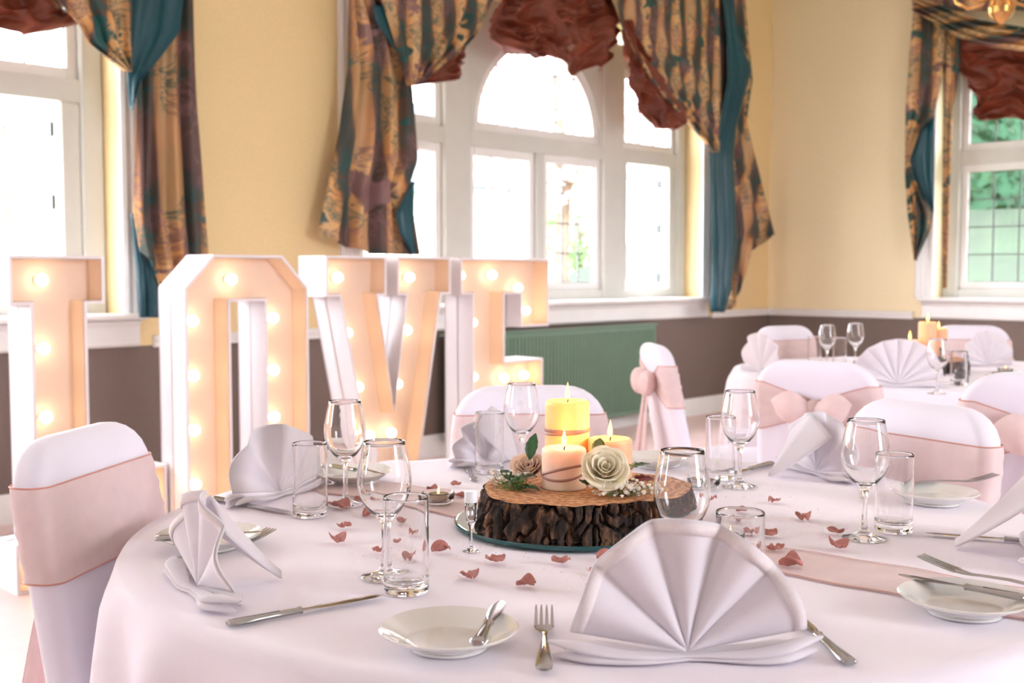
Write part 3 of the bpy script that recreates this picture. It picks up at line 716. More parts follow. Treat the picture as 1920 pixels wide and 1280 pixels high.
candle('tall yellow glowing pillar candle on the log slice', .097, 1.998, LT, .039, .139, 'wax_cream', cords=((.088, .0, 0, .003), (.086, .004, 1, .002)), light=.3)
candle('short peach candle at the right on the log slice', .170, 1.975, LT, .0385, .076, 'wax_peach', cords=((.022, .006, 3, .002),), light=.22)

# roses, leaves, gypsophila, moss
def rose(label, p, R, material, tilt, seed, scale_z=.8, name='rose', group=None):
    e = thing(name, label, 'flower', p, group=group); rnd = random.Random(seed); e.rotation_euler = tilt
    k = 0; allp = []
    for ring, (n, rr, h, op) in enumerate([(3, .18, .62, .05), (4, .34, .70, .12), (5, .52, .72, .22), (5, .72, .66, .36), (6, .92, .52, .55)]):
        for i in range(n):
            a0 = 2 * pi * i / n + ring * .7 + rnd.uniform(-.12, .12); span = 2 * pi / n * .78; w1 = rnd.uniform(.9, 1.08)
            def fn(u, v, a0=a0, span=span, rr=rr, h=h, op=op, w1=w1, ring=ring):
                s = (u - .5) * 2; a = a0 + s * span * (1 - .25 * v * v)
                rad = R * (rr * (.35 + .75 * v ** .7) + op * .5 * max(0, v - .6) ** 1.3) * w1 * (1 - .05 * s * s)
                z = R * (h * v * 1.25 - op * .7 * max(0, v - .7) - .18 * s * s * v + .02 * ring)
                return Vector((rad * cos(a), rad * sin(a), z - R * .15))
            o = G().grid(8, 7, fn).obj('petal', material, e, 80, solid=.0006)
    return e
def leaf(L_, W, bend=.25, fold=.2):
    def fn(u, v):
        s = (u - .5) * 2; w = W * sin(pi * min(1, v * .96 + .02)) ** .8 * (1 - .25 * v)
        return Vector((s * w, v * L_, abs(s) * w * fold - bend * L_ * (v - .3) ** 2 + .0015 * sin(v * 25) * abs(s)))
    return G().grid(4, 9, fn)
def leaf_at(parent, p, L_, W, rot, material, name='leaf'):
    o = leaf(L_, W).obj(name, material, parent, 80, solid=.0005); o.location = p; o.rotation_euler = rot; return o
R1 = Vector((.1505, 1.855, LT + .038))
rose('creamy white garden rose leaning on the right of the front candle', R1, .038, 'rose_cream', (radians(52), 0, radians(4)), 4)
rose('pale blush rose tucked behind the left of the front candle', (.030, 1.945, LT + .024), .030, 'rose_blush', (radians(38), 0, radians(-20)), 9)
e = thing('foliage_sprig', 'dark green and red leaves around the cream rose', 'leaves', (.15, 1.89, LT))
leaf_at(e, (.032, -.02, .036), .048, .017, (.35, 0, radians(-80)), 'leaf_dark'); leaf_at(e, (.040, -.03, .022), .046, .013, (.15, .3, radians(-85)), 'leaf_red')
leaf_at(e, (-.006, .025, .055), .034, .013, (1.0, 0, radians(-15)), 'leaf_olive'); leaf_at(e, (-.028, -.045, .018), .026, .010, (.6, 0, radians(150)), 'leaf_dark')
leaf_at(e, (.05, -.02, .008), .035, .010, (.1, 0, radians(-110)), 'leaf_red'); leaf_at(e, (.03, -.03, .004), .035, .012, (.2, 0, radians(-140)), 'leaf_dark')
G().tube([(0, .01, .02), (.03, 0, .02), (.05, -.015, .012)], .0012, 6).obj('stem', 'gyp_stem', e)
e = thing('foliage_sprig', 'green leaves with moss left of the front candle', 'leaves', (.03, 1.90, LT))
leaf_at(e, (.0, .035, .045), .048, .013, (1.15, 0, radians(-25)), 'leaf_dark'); leaf_at(e, (-.035, .0, .012), .045, .015, (.35, 0, radians(-80)), 'leaf_dark')
leaf_at(e, (-.02, -.01, .006), .04, .012, (.1, 0, radians(-120)), 'leaf_dark'); leaf_at(e, (.01, .03, .02), .035, .01, (.8, 0, radians(20)), 'leaf_red'); leaf_at(e, (-.03, .02, .01), .04, .013, (.5, 0, radians(30)), 'leaf_dark')
rnd = random.Random(5); g = G()
for i in range(230):
    x, y = rnd.gauss(0, .014), rnd.gauss(0, .010); z = abs(rnd.gauss(.006, .006)); a = rnd.random() * 6.28; l = .006
    g.add([(x - .024, y - .004, z), (x - .024 + l * cos(a), y - .004 + l * sin(a), z + rnd.uniform(-.002, .005)), (x - .024 + .002 * cos(a + 1.6), y - .004 + .002 * sin(a + 1.6), z + .002)], [(0, 1, 2)])
g.obj('moss', 'moss', e, False)['kind'] = 'stuff'
def gyp(label, c, sx, sy, n, seed):
    e = thing('gypsophila_sprig', label, 'flowers', c); rnd = random.Random(seed); st = G(); fl = G()
    for i in range(n):
        x, y = rnd.gauss(0, sx), rnd.gauss(0, sy); z = rnd.uniform(.004, .024)
        st.tube([(x * .2, y * .2, .002), (x * .6, y * .6, z * .4), (x, y, z)], .0004, 4)
        r = rnd.uniform(.0022, .0038); fl.ball((x, y, z), r, 7, 4)
        for k in range(5): a = k * 1.257 + i; fl.ball((x + r * .8 * cos(a), y + r * .8 * sin(a), z + r * .3), r * .5, 5, 3)
    st.obj('stem', 'gyp_stem', e)['kind'] = 'stuff'; fl.obj('blossom', 'gyp_white', e)['kind'] = 'stuff'
gyp('white gypsophila below the cream rose on the log slice', (.176, 1.842, LT + .001), .026, .013, 120, 3)
gyp('white gypsophila at the left edge of the log slice', (-.005, 1.93, LT + .001), .020, .018, 50, 8)

# ------------------------------------------------------------------ glassware
def wine_profile(h=.193):
    out = [(0, .0), (.033, .0), (.0345, .0012), (.033, .0028), (.020, .0055), (.009, .011), (.0050, .020), (.0042, .040), (.0045, .065), (.0062, .078), (.012, .086), (.022, .094), (.031, .107), (.0368, .123), (.0386, .136), (.0372, .152), (.0335, .172), (.0300, .188), (.0296, .1925), (.0290, .1932)]
    inn = [(.0284, .1925), (.0288, .188), (.0322, .172), (.0358, .152), (.0372, .136), (.0354, .123), (.0295, .108), (.0205, .0965), (.010, .0895), (0, .088)]
    s = h / .1932; return [(r * 1.0, z * s) for r, z in out + inn]
wg = G().lathe(wine_profile(), 56)
def tumbler_profile(r=.0305, h=.13, base=.014):
    return [(0, .002), (r * .7, .0012), (r - .004, 0), (r - .001, .002), (r, .006), (r, h - .001), (r - .0006, h), (r - .0014, h - .001), (r - .0018, base + .008), (r - .004, base + .002), (r * .6, base), (0, base - .0005)]
tg = G().lathe(tumbler_profile(), 48)
def sc(gm, name, label, cat, p, group=None, proto=None, s=1, rz=0):
    if proto is None:
        o = gm.obj(name, 'glass_clear', None, 60, weld=True)
    else: o = proto.copy(); COL.objects.link(o)
    o.location = p; o.rotation_euler = (0, 0, rz); o.scale = (s, s, s); tag(o, label, cat, group); return o
ZG = TZ + .0012
W0 = None
for px, py, lab in [(648, 946, 'empty wine glass at the back left, in front of the letter V'), (722, 1081, 'empty wine glass at the near left, beside the petals and highball glass'),
                    (978, 888, 'empty wine glass behind the log slice, left of the tall candle'), (1386, 912, 'empty wine glass at the back right, beside a narrow highball glass'),
                    (1620, 1009, 'empty wine glass at the right, beside the highball glass and petals'), (1277, 1111, 'empty wine glass directly behind the big near napkin fan')]:
    p = T(px, py, ZG); o = sc(wg, 'wine_glass', lab, 'glass', p, 'wine glasses on the near table', W0, rz=px)
    W0 = W0 or o
H0 = None
for px, py, lab in [(582, 967, 'clear highball glass at the left, beside a fanned napkin'), (762, 1109, 'clear highball glass nearest the camera at the near left'),
                    (918, 886, 'clear highball glass at the back, left of the log slice'), (1350, 897, 'clear highball glass at the back right, behind a wine glass'),
                    (1675, 996, 'clear highball glass at the right, beside the tall wine glass'), (1386, 1149, 'clear highball glass partly hidden by the big near napkin')]:
    p = T(px, py, ZG); o = sc(tg, 'highball_glass', lab, 'glass', p, 'highball glasses on the near table', H0, rz=px * .3)
    H0 = H0 or o
# tealight holders
def tealight(label, p, s=1, group='tealights on the near table'):
    e = thing('tealight_holder', label, 'candle holder', p, group=group)
    G().lathe([(0, 0), (.022, 0), (.027, .003), (.0305, .012), (.031, .020), (.029, .021), (.0275, .018), (.0245, .007), (.02, .005), (0, .005)], 36).obj('glass_dish', 'glass_clear', e, 60, weld=True)
    t = G().lathe([(0, .0055), (.0185, .0055), (.019, .017), (.0183, .017), (.018, .008), (0, .008)], 28).obj('foil_cup', 'gold_tealight', e)
    G().lathe([(0, .0082), (.0178, .0082), (.0178, .0135), (0, .013)], 28).obj('wax', 'wax_ivory', e)
    G().tube([(0, 0, .012), (.0005, 0, .018)], .0008, 6).obj('wick', 'wick', e); flame(e, .016, .5); e.scale = (s, s, s)
    return e
tealight('lit glass tealight holder on the runner left of the log slice', T(822, 942, ZG + .003))
tealight('lit glass tealight holder behind the near right highball glass', T(1362, 1022, ZG + .003))
tealight('lit glass tealight holder at the back, beside the right wine glass', T(1321, 914, ZG + .003))
# toy champagne flute bubbles
e = thing('bubble_flute', 'tiny clear champagne flute with a white cap left of the log slice', 'favour', T(883, 1033, ZG))
G().lathe([(0, 0), (.0125, 0), (.013, .001), (.006, .004), (.0028, .009), (.0022, .030), (.003, .038), (.0068, .046), (.0088, .060), (.0092, .076), (.0085, .0765), (.0080, .060), (.006, .048), (0, .042)], 28).obj('flute', 'glass_clear', e, 60, weld=True)
G().lathe([(0, .0765), (.0098, .0765), (.0102, .078), (.0100, .092), (.0090, .094), (0, .094)], 28).obj('cap', 'plastic_white', e)

# ------------------------------------------------------------------ plates
plate_prof = [(0, 0), (.045, 0), (.046, .003), (.044, .004), (.050, .006), (.066, .0145), (.079, .0205), (.0805, .0225), (.079, .0235), (.064, .0175), (.052, .0105), (.046, .0085), (.02, .0078), (0, .0078)]
pg = G().lathe(plate_prof, 64); P0 = None
for (x, y), lab in [(T(842, 1177, .77).xy, 'white side plate in front with a butter knife across its rim'), (T(1808, 1117, .77).xy, 'white side plate at the right edge with knife and fork on it'),
                    (T(1752, 921, .77).xy, 'white side plate at the back right with a gilt-lit fork on it'), (T(1236, 856, .77).xy, 'white side plate at the back, right of the candles'),
                    (T(664, 884, .77).xy, 'white side plate at the back left, behind the wine glass'), (T(393, 1000, .77).xy, 'white side plate at the left, half hidden by the upright napkin')]:
    if P0 is None: o = P0 = pg.obj('side_plate', 'china', None, 50, weld=True)
    else: o = P0.copy(); COL.objects.link(o)
    o.location = (x, y, ZG + .001); tag(o, lab, 'plate', 'side plates on the near table')

# ------------------------------------------------------------------ cutlery
def fork():
    e = thing('fork', '', 'cutlery'); L_ = .20
    # local: x along, handle end at 0, tips at L_
    hz = lambda x: .006 + .004 * sin(pi * x / .13) if x < .13 else .006 - .0 + .012 * ((x - .13) / .07) ** 1.5
    prof = [(0, .0035), (.002, .0085), (.012, .0095), (.035, .0078), (.08, .0045), (.115, .0032), (.128, .0045), (.138, .0105), (.148, .0118)]
    rings = [[(x, -w, hz(x)), (x, -w * .6, hz(x) + .0016), (x, w * .6, hz(x) + .0016), (x, w, hz(x)), (x, w * .6, hz(x) - .0012), (x, -w * .6, hz(x) - .0012)] for x, w in prof]
    G().loft(rings, True, True).obj('handle', 'silver', e, 50)
    for k in range(4):
        y = -.0098 + k * .00653
        pts = [.146, .16, .175, .19, .1985]
        G().loft([[(x, y - w, hz(x) - .0008), (x, y - w, hz(x) + .0010), (x, y + w, hz(x) + .0010), (x, y + w, hz(x) - .0008)] for x, w in zip(pts, [.0021, .0019, .0017, .0014, .0006])], True, True).obj('tine', 'silver', e, 50)
    return e
def knife(L_=.215, dark=False, name='table_knife'):
    e = thing(name, '', 'cutlery'); m_ = 'silver'; hl = L_ * .45
    prof = [(0, .006, .003), (.002, .0085, .0042), (.012, .009, .0045), (hl * .6, .0065, .004), (hl - .006, .0055, .0038), (hl, .0068, .0045)]
    rings = [[(x, w * cos(a), .0048 + h * sin(a)) for a in [2 * pi * j / 12 for j in range(12)]] for x, w, h in prof]
    G().loft(rings, True, True).obj('handle', m_, e, 50)
    pts = [(hl, .0045, .0022), (hl + .01, .0062, .0014), (hl + .03, .0088, .0012), (L_ - .04, .0095, .001), (L_ - .015, .0085, .0008), (L_ - .004, .0045, .0006), (L_, .001, .0005)]
    G().loft([[(x, -w * .9, .0048), (x, 0, .0048 + h), (x, w, .0046), (x, 0, .0048 - h)] for x, w, h in pts], True, True).obj('blade', m_, e, 50)
    G().loft([[(x, s * .0007, z) for s, z in ((-1, .0086), (1, .0086), (1, .0094), (-1, .0094))] for x in (.008, hl * .7)], True, True).obj('groove', 'silver_dark', e)
    return e
def place(o, a, b, label, z=ZG, z2=None, group=None, scale=None, tip=0):
    """lay a utensil from handle end a to tip b (table points)"""
    d = Vector((b[0] - a[0], b[1] - a[1])); L_ = d.length
    if tip: a = Vector((b[0], b[1])) - d.normalized() * tip
    o.location = (a[0], a[1], z); pit = atan2((z2 - z), L_) if z2 is not None else 0
    o.rotation_euler = (0, -pit, atan2(d.y, d.x)); o['label'] = label
    if group: o['group'] = group
    if scale: o.scale = (scale,) * 3
    return o
F0_, K0_, B0_ = fork(), knife(), knife(.165, name='butter_knife')
for o in (B0_,): o.scale = (1, 1, 1)
forks = [(T(1020, 1268), T(1020, 1140), 'dinner fork lying between the front plate and the big napkin', ZG, None),
         (T(272, 1075), T(510, 1012), 'fork at the left passing under the upright napkin', ZG, None),
         (T(1905, 1104, .775), T(1724, 1056, .785), 'fork resting across the plate at the right edge', TZ + .026, TZ + .03),
         (T(1700, 905, .775), T(1795, 900, .775), 'fork resting on the back right plate', TZ + .019, TZ + .019)]
for i, (a, b, lab, z, z2) in enumerate(forks):
    o = F0_ if i == 0 else copy_tree(F0_)
    if i in (2, 3):                                 # keep the length, centre it on the plate
        d = (b - a).normalized(); a = a
    place(o, a, b, lab, z, z2, 'cutlery on the near table', tip=.1985 if i in (1, 2) else 0)
knives = [(T(427, 1178), T(722, 1122), 'long table knife at the left front of the near table', ZG, None),
          (T(1595, 1252), T(1478, 1150), 'table knife with its handle showing right of the big napkin', ZG, None),
          (T(415, 942), T(545, 966), 'table knife in front of the fanned napkin at the back left', ZG, None),
          (T(1447, 872), T(1370, 893), 'dark table knife at the back right behind a wine glass', ZG, None),
          (T(1835, 1013), T(1735, 1005), 'table knife pointing to the right fan napkin', ZG, None),
          (T(890, 905), T(868, 868), 'table knife at the back beside the centre napkin', ZG, None)]
for i, (a, b, lab, z, z2) in enumerate(knives):
    place(K0_ if i == 0 else copy_tree(K0_), a, b, lab, z, z2, 'cutlery on the near table', tip=.215 if i in (2, 4) else 0)
bks = [(T(893, 1212, .772), T(940, 1128, .775), 'butter knife resting on the rim of the front plate', TZ + .024, None),
       (T(1940, 1122, .775), T(1684, 1070, .778), 'butter knife lying over the plate at the right edge', TZ + .022, None),
       (T(290, 1014, .772), T(536, 997, .772), 'butter knife across the left plate behind the napkin', TZ + .024, None),
       (T(622, 876, .772), T(700, 890, .772), 'butter knife on the back left plate', TZ + .024, None)]
for i, (a, b, lab, z, z2) in enumerate(bks):
    place(B0_ if i == 0 else copy_tree(B0_), a, b, lab, z, z2, 'cutlery on the near table', tip=.165 if i == 1 else 0)

# ------------------------------------------------------------------ napkin fans
def napkin_fan(label, p, face, R=.135, n=5, seed=0, squash=1.0, group='napkin fans on the near table', detail=True, lean=.0, amp=1.0, flap=True):
    """pleated half-disc standing on a rolled base; local front is -y"""
    e = thing('folded_napkin', label, 'napkin', p, face + pi / 2, group); rnd = random.Random(seed)
    a0, a1 = radians(8), radians(172)
    wl = [rnd.uniform(.85, 1.15) for _ in range(n + 1)]
    def pleat(u, r):
        t = u * n; k = int(min(t, n - 1e-6)); f = t - k
        tri = (1 - cos(2 * pi * f)) / 2
        tri = tri ** .6
        return -(tri * wl[k] - .5) * (.010 + .26 * r) * (1 if detail else .8)
    def fn(u, v, dy=0, rs=1.0):
        a = a0 + (a1 - a0) * u; r = R * (.02 + .98 * v) * rs
        notch = 1 - .045 * (abs(sin(pi * n * u)) ** .5 < .35)
        rr = r * (1 + .03 * sin(a * 3 + seed))
        y = pleat(u, r) * .5 * amp + dy + lean * r * sin(a)
        z = .009 + rr * sin(a) * squash
        return Vector((rr * cos(a) * (1.0 + .05 * (1 - squash)), y - .004, z))
    G().grid(n * 14, 22, fn).obj('fan', 'napkin_white', e, 80, solid=.003)
    if detail:
        G().grid(n * 14, 2, lambda u, v: fn(u, .885 + .10 * v) + Vector((0, -.0028, 0))).obj('hem', 'napkin_seam', e, 80, solid=.0012)
    # base: stacked soft folds, pinched in the middle and flaring at the tips
    def fold(side, lift, ln, w, z0):
        def f(u, v):
            s = (u - .5) * 2; a = 2 * pi * v
            ww = w * (.35 + .65 * abs(s) ** .8) * (1 - max(0, abs(s) - .72) ** 1.2 * 4.2); hh = (.0035 + .011 * abs(s) ** 1.3) * (1 - max(0, abs(s) - .75) * 3.2)
            return Vector((s * ln, side * (.006 + ww * .5) + ww * .55 * cos(a) + .010 * s * s + .004 * sin(s * 7 + ln * 90), z0 + .002 * sin(s * 5 + seed) * abs(s) + hh * .55 + hh * .55 * sin(a) + lift * s * s))
        return G().grid(36, 14, f)
    fold(-1, .014, R * 1.14, .030, .003).obj('base_fold', 'napkin_white', e, 80, weld=True)
    fold(-1, .002, R * 1.10, .034, .0).obj('base_fold', 'napkin_white', e, 80, weld=True)
    fold(.6, .006, R * 1.0, .026, .001).obj('base_fold', 'napkin_white', e, 80, weld=True)
    # prop flap behind
    def prop(u, v):
        w = (1 - v) * .9 + .06; x = (u - .5) * R * 1.15 * w
        return Vector((x, .012 + v * R * .80, .115 * (1 - v) ** 1.1 * (1 - .5 * abs(u - .5)) + .003 + .012 * sin(pi * u) * (1 - v) + .010 * v * sin(pi * u)))
    if flap: G().grid(14, 12, prop).obj('prop_flap', 'napkin_white', e, 80, solid=.003)
    return e
def face_of(p): d = Vector((p.x - TC.x, p.y - TC.y)); return atan2(d.y, d.x)
pN3 = T(1287, 1232, ZG); napkin_fan('large white napkin fan standing at the front of the table', pN3, -pi / 2 + .03, .1365, 5, 2, 1.08)
p = T(380, 1108, ZG) + Vector((0, .0, 0)); napkin_fan('white napkin fan at the left seen edge on beside the left plate', p, radians(-148), .122, 4, 4, 1.03)
p = T(526, 930, ZG); napkin_fan('white napkin fan at the back left, beside a highball glass', p, radians(148), .132, 4, 5, amp=.8, flap=False)
p = T(1860, 1045, ZG) + Vector((.075, .015, 0)); napkin_fan('white napkin fan cut off by the right edge of the picture', p, face_of(p) - .1, .13, 6, 6)
p = T(1535, 893, ZG) + Vector((.0, .02, 0)); napkin_fan('white napkin fan at the back right in front of a chair', p, radians(20), .128, 5, 7, amp=.7)
p = T(915, 868, ZG); napkin_fan('white napkin fan at the back behind the centre highball glass', p, face_of(p) + .5, .105, 6, 8)

# ------------------------------------------------------------------ petals and crystals
pet = []
for s in range(5):
    rnd = random.Random(50 + s); c1, c2, c3 = rnd.uniform(-.5, .9), rnd.uniform(.3, 1.1), rnd.uniform(0, 6)
    def fn(u, v, c1=c1, c2=c2, c3=c3):
        s_ = (u - .5) * 2; x = s_ * .0115 * sin(pi * (v * .86 + .12)) ** .6; y = (v - .5) * .024
        z = .0012 + .011 * c2 * abs(s_) ** 1.8 * sin(pi * v) + .004 * max(0, c1) * (2 * v - 1) ** 2 + .0022 * sin(s_ * 5 + v * 6 + c3) + .0025
        return Vector((x, y, z))
    pet.append(G().grid(8, 8, fn))
pos = [(637, 954, 1.7), (693, 967, 1.1), (645, 991, 1.1), (634, 1017, 1.2), (748, 983, 1.1), (782, 1004, 1), (768, 1049, 1.1), (738, 1020, .8), (826, 1035, 1.2), (929, 1056, 1.3), (880, 1084, 1.2), (986, 1098, 1.1),
       (1050, 1057, 1.15), (1136, 1051, 1.2), (1120, 1077, 1), (1453, 942, 1), (1506, 973, 1.2), (1567, 1001, 1.1), (1572, 1029, 1.3), (1443, 1006, 1.2), (1391, 961, 1), (1384, 979, 1), (1455, 1034, 1.2), (1483, 1064, 1.4),
       (855, 911, .9), (862, 932, .9), (810, 919, .9), (1412, 1004, 1.1), (1334, 938, .8), (708, 1036, .9), (672, 940, .8), (1300, 925, .9)]
protos = [None] * 5
PL = ['lying at the foot of the back left wine glass', 'just right of the back left wine glass foot', 'left of the near wine glass stem, farther of two', 'left of the near wine glass stem, nearer of two',
      'seen through the rim of the nearest highball glass', 'seen behind the right side of the nearest highball glass', 'seen through the lower half of the nearest highball glass', 'seen through the upper left of the nearest highball glass',
      'lying alone just right of the nearest highball glass', 'in front of the tiny champagne flute', 'between the tiny flute and the front plate', 'lying closest to the tines of the front fork',
      'in front of the mirror plate, left of the napkin tip', 'at the mirror edge above the big napkin shoulder', 'touching the left shoulder of the big napkin fan', 'at the back right, beyond the short runner petals',
      'right of centre, halfway to the right wine glass', 'just left of the right wine glass, farther one', 'in front of the right wine glass foot', 'at the far edge of the runner beside a highball glass',
      'seen through the rim of the front right highball glass', 'seen inside the front right highball glass', 'on the runner edge, right of the front right highball', 'large and curled on the runner beside the big napkin',
      'behind the lit tealight left of the log slice', 'right of the lit tealight left of the log slice', 'left of the lit tealight near the back left plate', 'behind the right wall of the front right highball',
      'right of the log slice behind the front wine glass', 'beside the stem of the near left wine glass', 'between the back left wine glass and the runner', 'seen through the bowl of the front wine glass']
for i, (px, py, s) in enumerate(pos):
    k = i % 5
    if protos[k] is None: protos[k] = o = pet[k].obj('rose_petal', 'petal_pink', None, 80, solid=.0006)
    else: o = protos[k].copy(); COL.objects.link(o)
    o.location = T(px, py, ZG + .0012); o.rotation_euler = (random.uniform(-.1, .1), random.uniform(-.1, .1), random.uniform(0, 6.28)); o.scale = (s, s, s)
    tag(o, 'dried dusky pink rose petal ' + PL[i], 'petal', 'scattered rose petals')
g = G(); rnd = random.Random(11)
for cx, cy_, n in [(740, 1045, 26), (1095, 1078, 30), (1540, 985, 34), (930, 1035, 16), (1450, 960, 14), (700, 1050, 14), (1400, 920, 12)]:
    for _ in range(n):
        p = T(cx + rnd.gauss(0, 42), cy_ + rnd.gauss(0, 13), ZG); g.ball((p.x, p.y, p.z + .0012), .0013, 6, 3)
tag(g.obj('table_crystals', 'glass_clear', None, False), 'tiny clear crystal beads strewn over the tablecloth', 'beads', kind='stuff')

# ------------------------------------------------------------------ chairs
def rrect(hx, hy, r, n=6):
    pts = []
    for cx, cy_, a0 in ((hx - r, hy - r, 0), (-hx + r, hy - r, pi / 2), (-hx + r, -hy + r, pi), (hx - r, -hy + r, 3 * pi / 2)):
        for k in range(n + 1): a = a0 + pi / 2 * k / n; pts.append((cx + r * cos(a), cy_ + r * sin(a)))
    return pts
BW = .205
def back_y(z): return -.215 - .19 * max(0, z - .45) - .02 * max(0, .45 - z)
def back_half(z, H=.905):
    if z > H - .11:
        k = (z - (H - .11)) / .11; return BW - .012 - .105 * (1 - sqrt(max(0, 1 - k ** 2.3)))
    return BW - .012 * max(0, (z - .45) / .4)
def chair_mesh(kind='bow'):
    e = thing('banquet_chair', '', 'chair', group='white covered banquet chairs'); H = .905
    rings = []; zs = [.40, .5, .6, .7, .76, .795, .82, .845, .865, .882, .894, .902, .905]
    for z in zs:
        hx = back_half(z); ty = .030 * (1 if z < .86 else max(.25, sqrt(max(0, 1 - ((z - .86) / .047) ** 2))))
        rings.append([(x, y + back_y(z), z) for x, y in rrect(hx, ty, min(.028, ty * .9))])
    G().loft(rings, True, True).obj('back_cover', 'chair_cover', e, 60)
    rings = []
    for z, sx, sy, oy in [(.0, .225, .235, 0), (.03, .222, .232, 0), (.12, .200, .208, 0), (.22, .188, .196, -.002), (.33, .190, .198, -.004), (.41, .203, .212, -.004), (.45, .211, .222, -.004), (.468, .212, .224, -.004), (.478, .200, .212, -.004)]:
        ring = []
        for x, y in rrect(sx, sy, .05):
            k = 1 - .10 * (1 - (z / .45)) * (abs(abs(x) - abs(y)) / .23) * (z < .44); ring.append((x * k, y * k + oy, z))
        rings.append(ring)
    G().loft(rings, True, True).obj('seat_cover', 'chair_cover', e, 60)
    # sash band around the back
    def band(u, v):
        a = u; z = .685 + .15 * v; pts = rrect(back_half(z) + .004, .034, .03, 8); n = len(pts); f = a * n; i = int(f) % n; fr_ = f - int(f)
        x = pts[i][0] + (pts[(i + 1) % n][0] - pts[i][0]) * fr_; y = pts[i][1] + (pts[(i + 1) % n][1] - pts[i][1]) * fr_
        pinch = max(0, 1 - abs(x) / .10) * (y < 0) if kind == 'bow' else 0
        zz = z + (.76 - z) * .72 * pinch
        k = 1 + .0; wr = .0012 * sin(v * 25 + x * 9) + .0012 * sin(v * 47 - x * 20)
        return Vector((x * (1 + wr), y + back_y(zz) + wr * (1 if y > 0 else -1), zz))
    G().grid(72, 14, band).obj('sash_band', 'organza_peach', e, 80)
    for v in (0, 1): G().tube([band(i / 72, v) for i in range(73)], .0016, 5).obj('sash_hem', 'organza_edge', e)
    if kind == 'bow':
        yb = back_y(.76) - .045
        G().ball((0, yb, .76), .026, 12, 8, 1.1).obj('knot', 'organza_peach', e)
        for s in (-1, 1):
            def loop(u, v, s=s):
                a = 2 * pi * u; w = .5 + .5 * sin(pi * v) ; L2 = .115 * v
                return Vector((s * (L2 + .01 * cos(a)), yb - .012 - .035 * sin(a) * sin(pi * v) - .02 * v, .765 + (.010 + .040 * sin(pi * v * .9)) * cos(a) - .005 * v))
            G().grid(20, 14, loop).obj('bow_loop', 'organza_peach', e, 80)
            def tail(u, v, s=s):
                x = s * (.02 + .06 * v) + (u - .5) * (.03 + .09 * v); return Vector((x, yb - .014 - .03 * v + .012 * sin(u * 16 + v * 3) * v, .75 - .44 * v))
            G().grid(20, 20, tail).obj('bow_tail', 'organza_peach', e, 80, solid=.001)
    return e
CH = chair_mesh()
def chair(first, x, y, face, label, sc_=1.0, H=1.0):
    o = CH if first else copy_tree(CH); o.location = (x, y, 0); o.rotation_euler = (0, 0, face - pi / 2); o['label'] = label; o.scale = (sc_, sc_, sc_ * H); return o
def chair_back_at(first, bx, by, face, label, s=1.0, H=1.0):
    """the top of the backrest stands at bx,by; the chair faces 'face'"""
    d = Vector((cos(face), sin(face))); return chair(first, bx + d.x * .29 * s, by + d.y * .29 * s, face, label, s, H)
chair_back_at(True, -.745, 1.985, radians(-10), 'white covered chair with peach sash at the left side of table')
chair_back_at(False, .045, 2.86, radians(-86), 'white covered chair behind the candles at the back of table', H=.985)
chair_back_at(False, .87, 2.42, radians(-150), 'white covered chair with peach sash behind the right napkin', H=.995)
chair_back_at(False, .545, 4.30, radians(6), 'white covered chair seen side on with a big peach bow')
chair_back_at(False, .935, 3.50, radians(58), 'white covered chair at the second table, back and bow turned to us')
chair_back_at(False, 1.30, 2.78, radians(75), 'shaded white covered chair between the two tables at right edge', s=1.03)
chair_back_at(False, 1.36, 5.70, radians(-60), 'white covered chair at the far left side of second table')
chair_back_at(False, 2.30, 5.75, radians(-105), 'white covered chair at the far right side of second table')

# ------------------------------------------------------------------ second table and its setting
TC2 = Vector((1.80, 4.92, 0))
round_table('round banquet table hidden under the far white cloth', 'white cloth on the second round table near the far corner', TC2, .83, TZ, 8, .1)
def S2(px, py): return T(px, py, ZG)
G2 = 'napkin fans on the far table'
def f2(p): d = Vector((p.x - TC2.x, p.y - TC2.y)); return atan2(d.y, d.x)
p = S2(1682, 724); napkin_fan('wide white napkin fan at the front of the far table', p, -pi / 2 - .2, .165, 8, 12, 1.05, G2, False)
p = S2(1428, 697); napkin_fan('white napkin fan at the left edge of the far table', p, f2(p) + .3, .15, 5, 13, 1.1, G2, False)
p = S2(1850, 684); napkin_fan('white napkin fan at the far right of the far table', p, -pi / 2 + .4, .15, 6, 14, 1.0, G2, False)
for px, py, lab in [(1550, 690, 'empty wine glass on the far table, leftmost there'), (1603, 684, 'empty wine glass on the far table, second from the left'), (1757, 738, 'empty wine glass at the front of the far table before the candles')]:
    sc(wg, 'wine_glass', lab, 'glass', S2(px, py), 'wine glasses on the far table', W0, 1.0)
for px, py, lab in [(1527, 683, 'clear highball glass on the far table, left of the glasses'), (1574, 686, 'clear highball glass on the far table between two wine glasses'), (1797, 722, 'clear highball glass on the far table beside the dark bottles')]:
    sc(tg, 'highball_glass', lab, 'glass', S2(px, py), 'highball glasses on the far table', H0)
def bottle(label, p, h, r):
    e = thing('small_bottle', label, 'bottle', p, group='small dark bottles on the far table')
    G().lathe([(0, 0), (r, 0), (r, h * .55), (r * .8, h * .66), (r * .35, h * .76), (r * .33, h * .92), (0, h * .92)], 20).obj('glass_body', 'bottle_dark', e)
    G().lathe([(0, h * .92), (r * .42, h * .92), (r * .42, h), (0, h)], 16).obj('cap', 'iron', e)
bottle('small dark bottle beside the far candles, tallest of the bottles', S2(1765, 703), .11, .017); bottle('small dark bottle with reddish contents on the far table', S2(1802, 716), .075, .028); bottle('slim dark bottle right of the other dark bottles', S2(1813, 704), .085, .012)
l2 = thing('log_slice', 'rustic log slice under the candles on the far table', 'log slice', (1.80, 4.95, ZG))
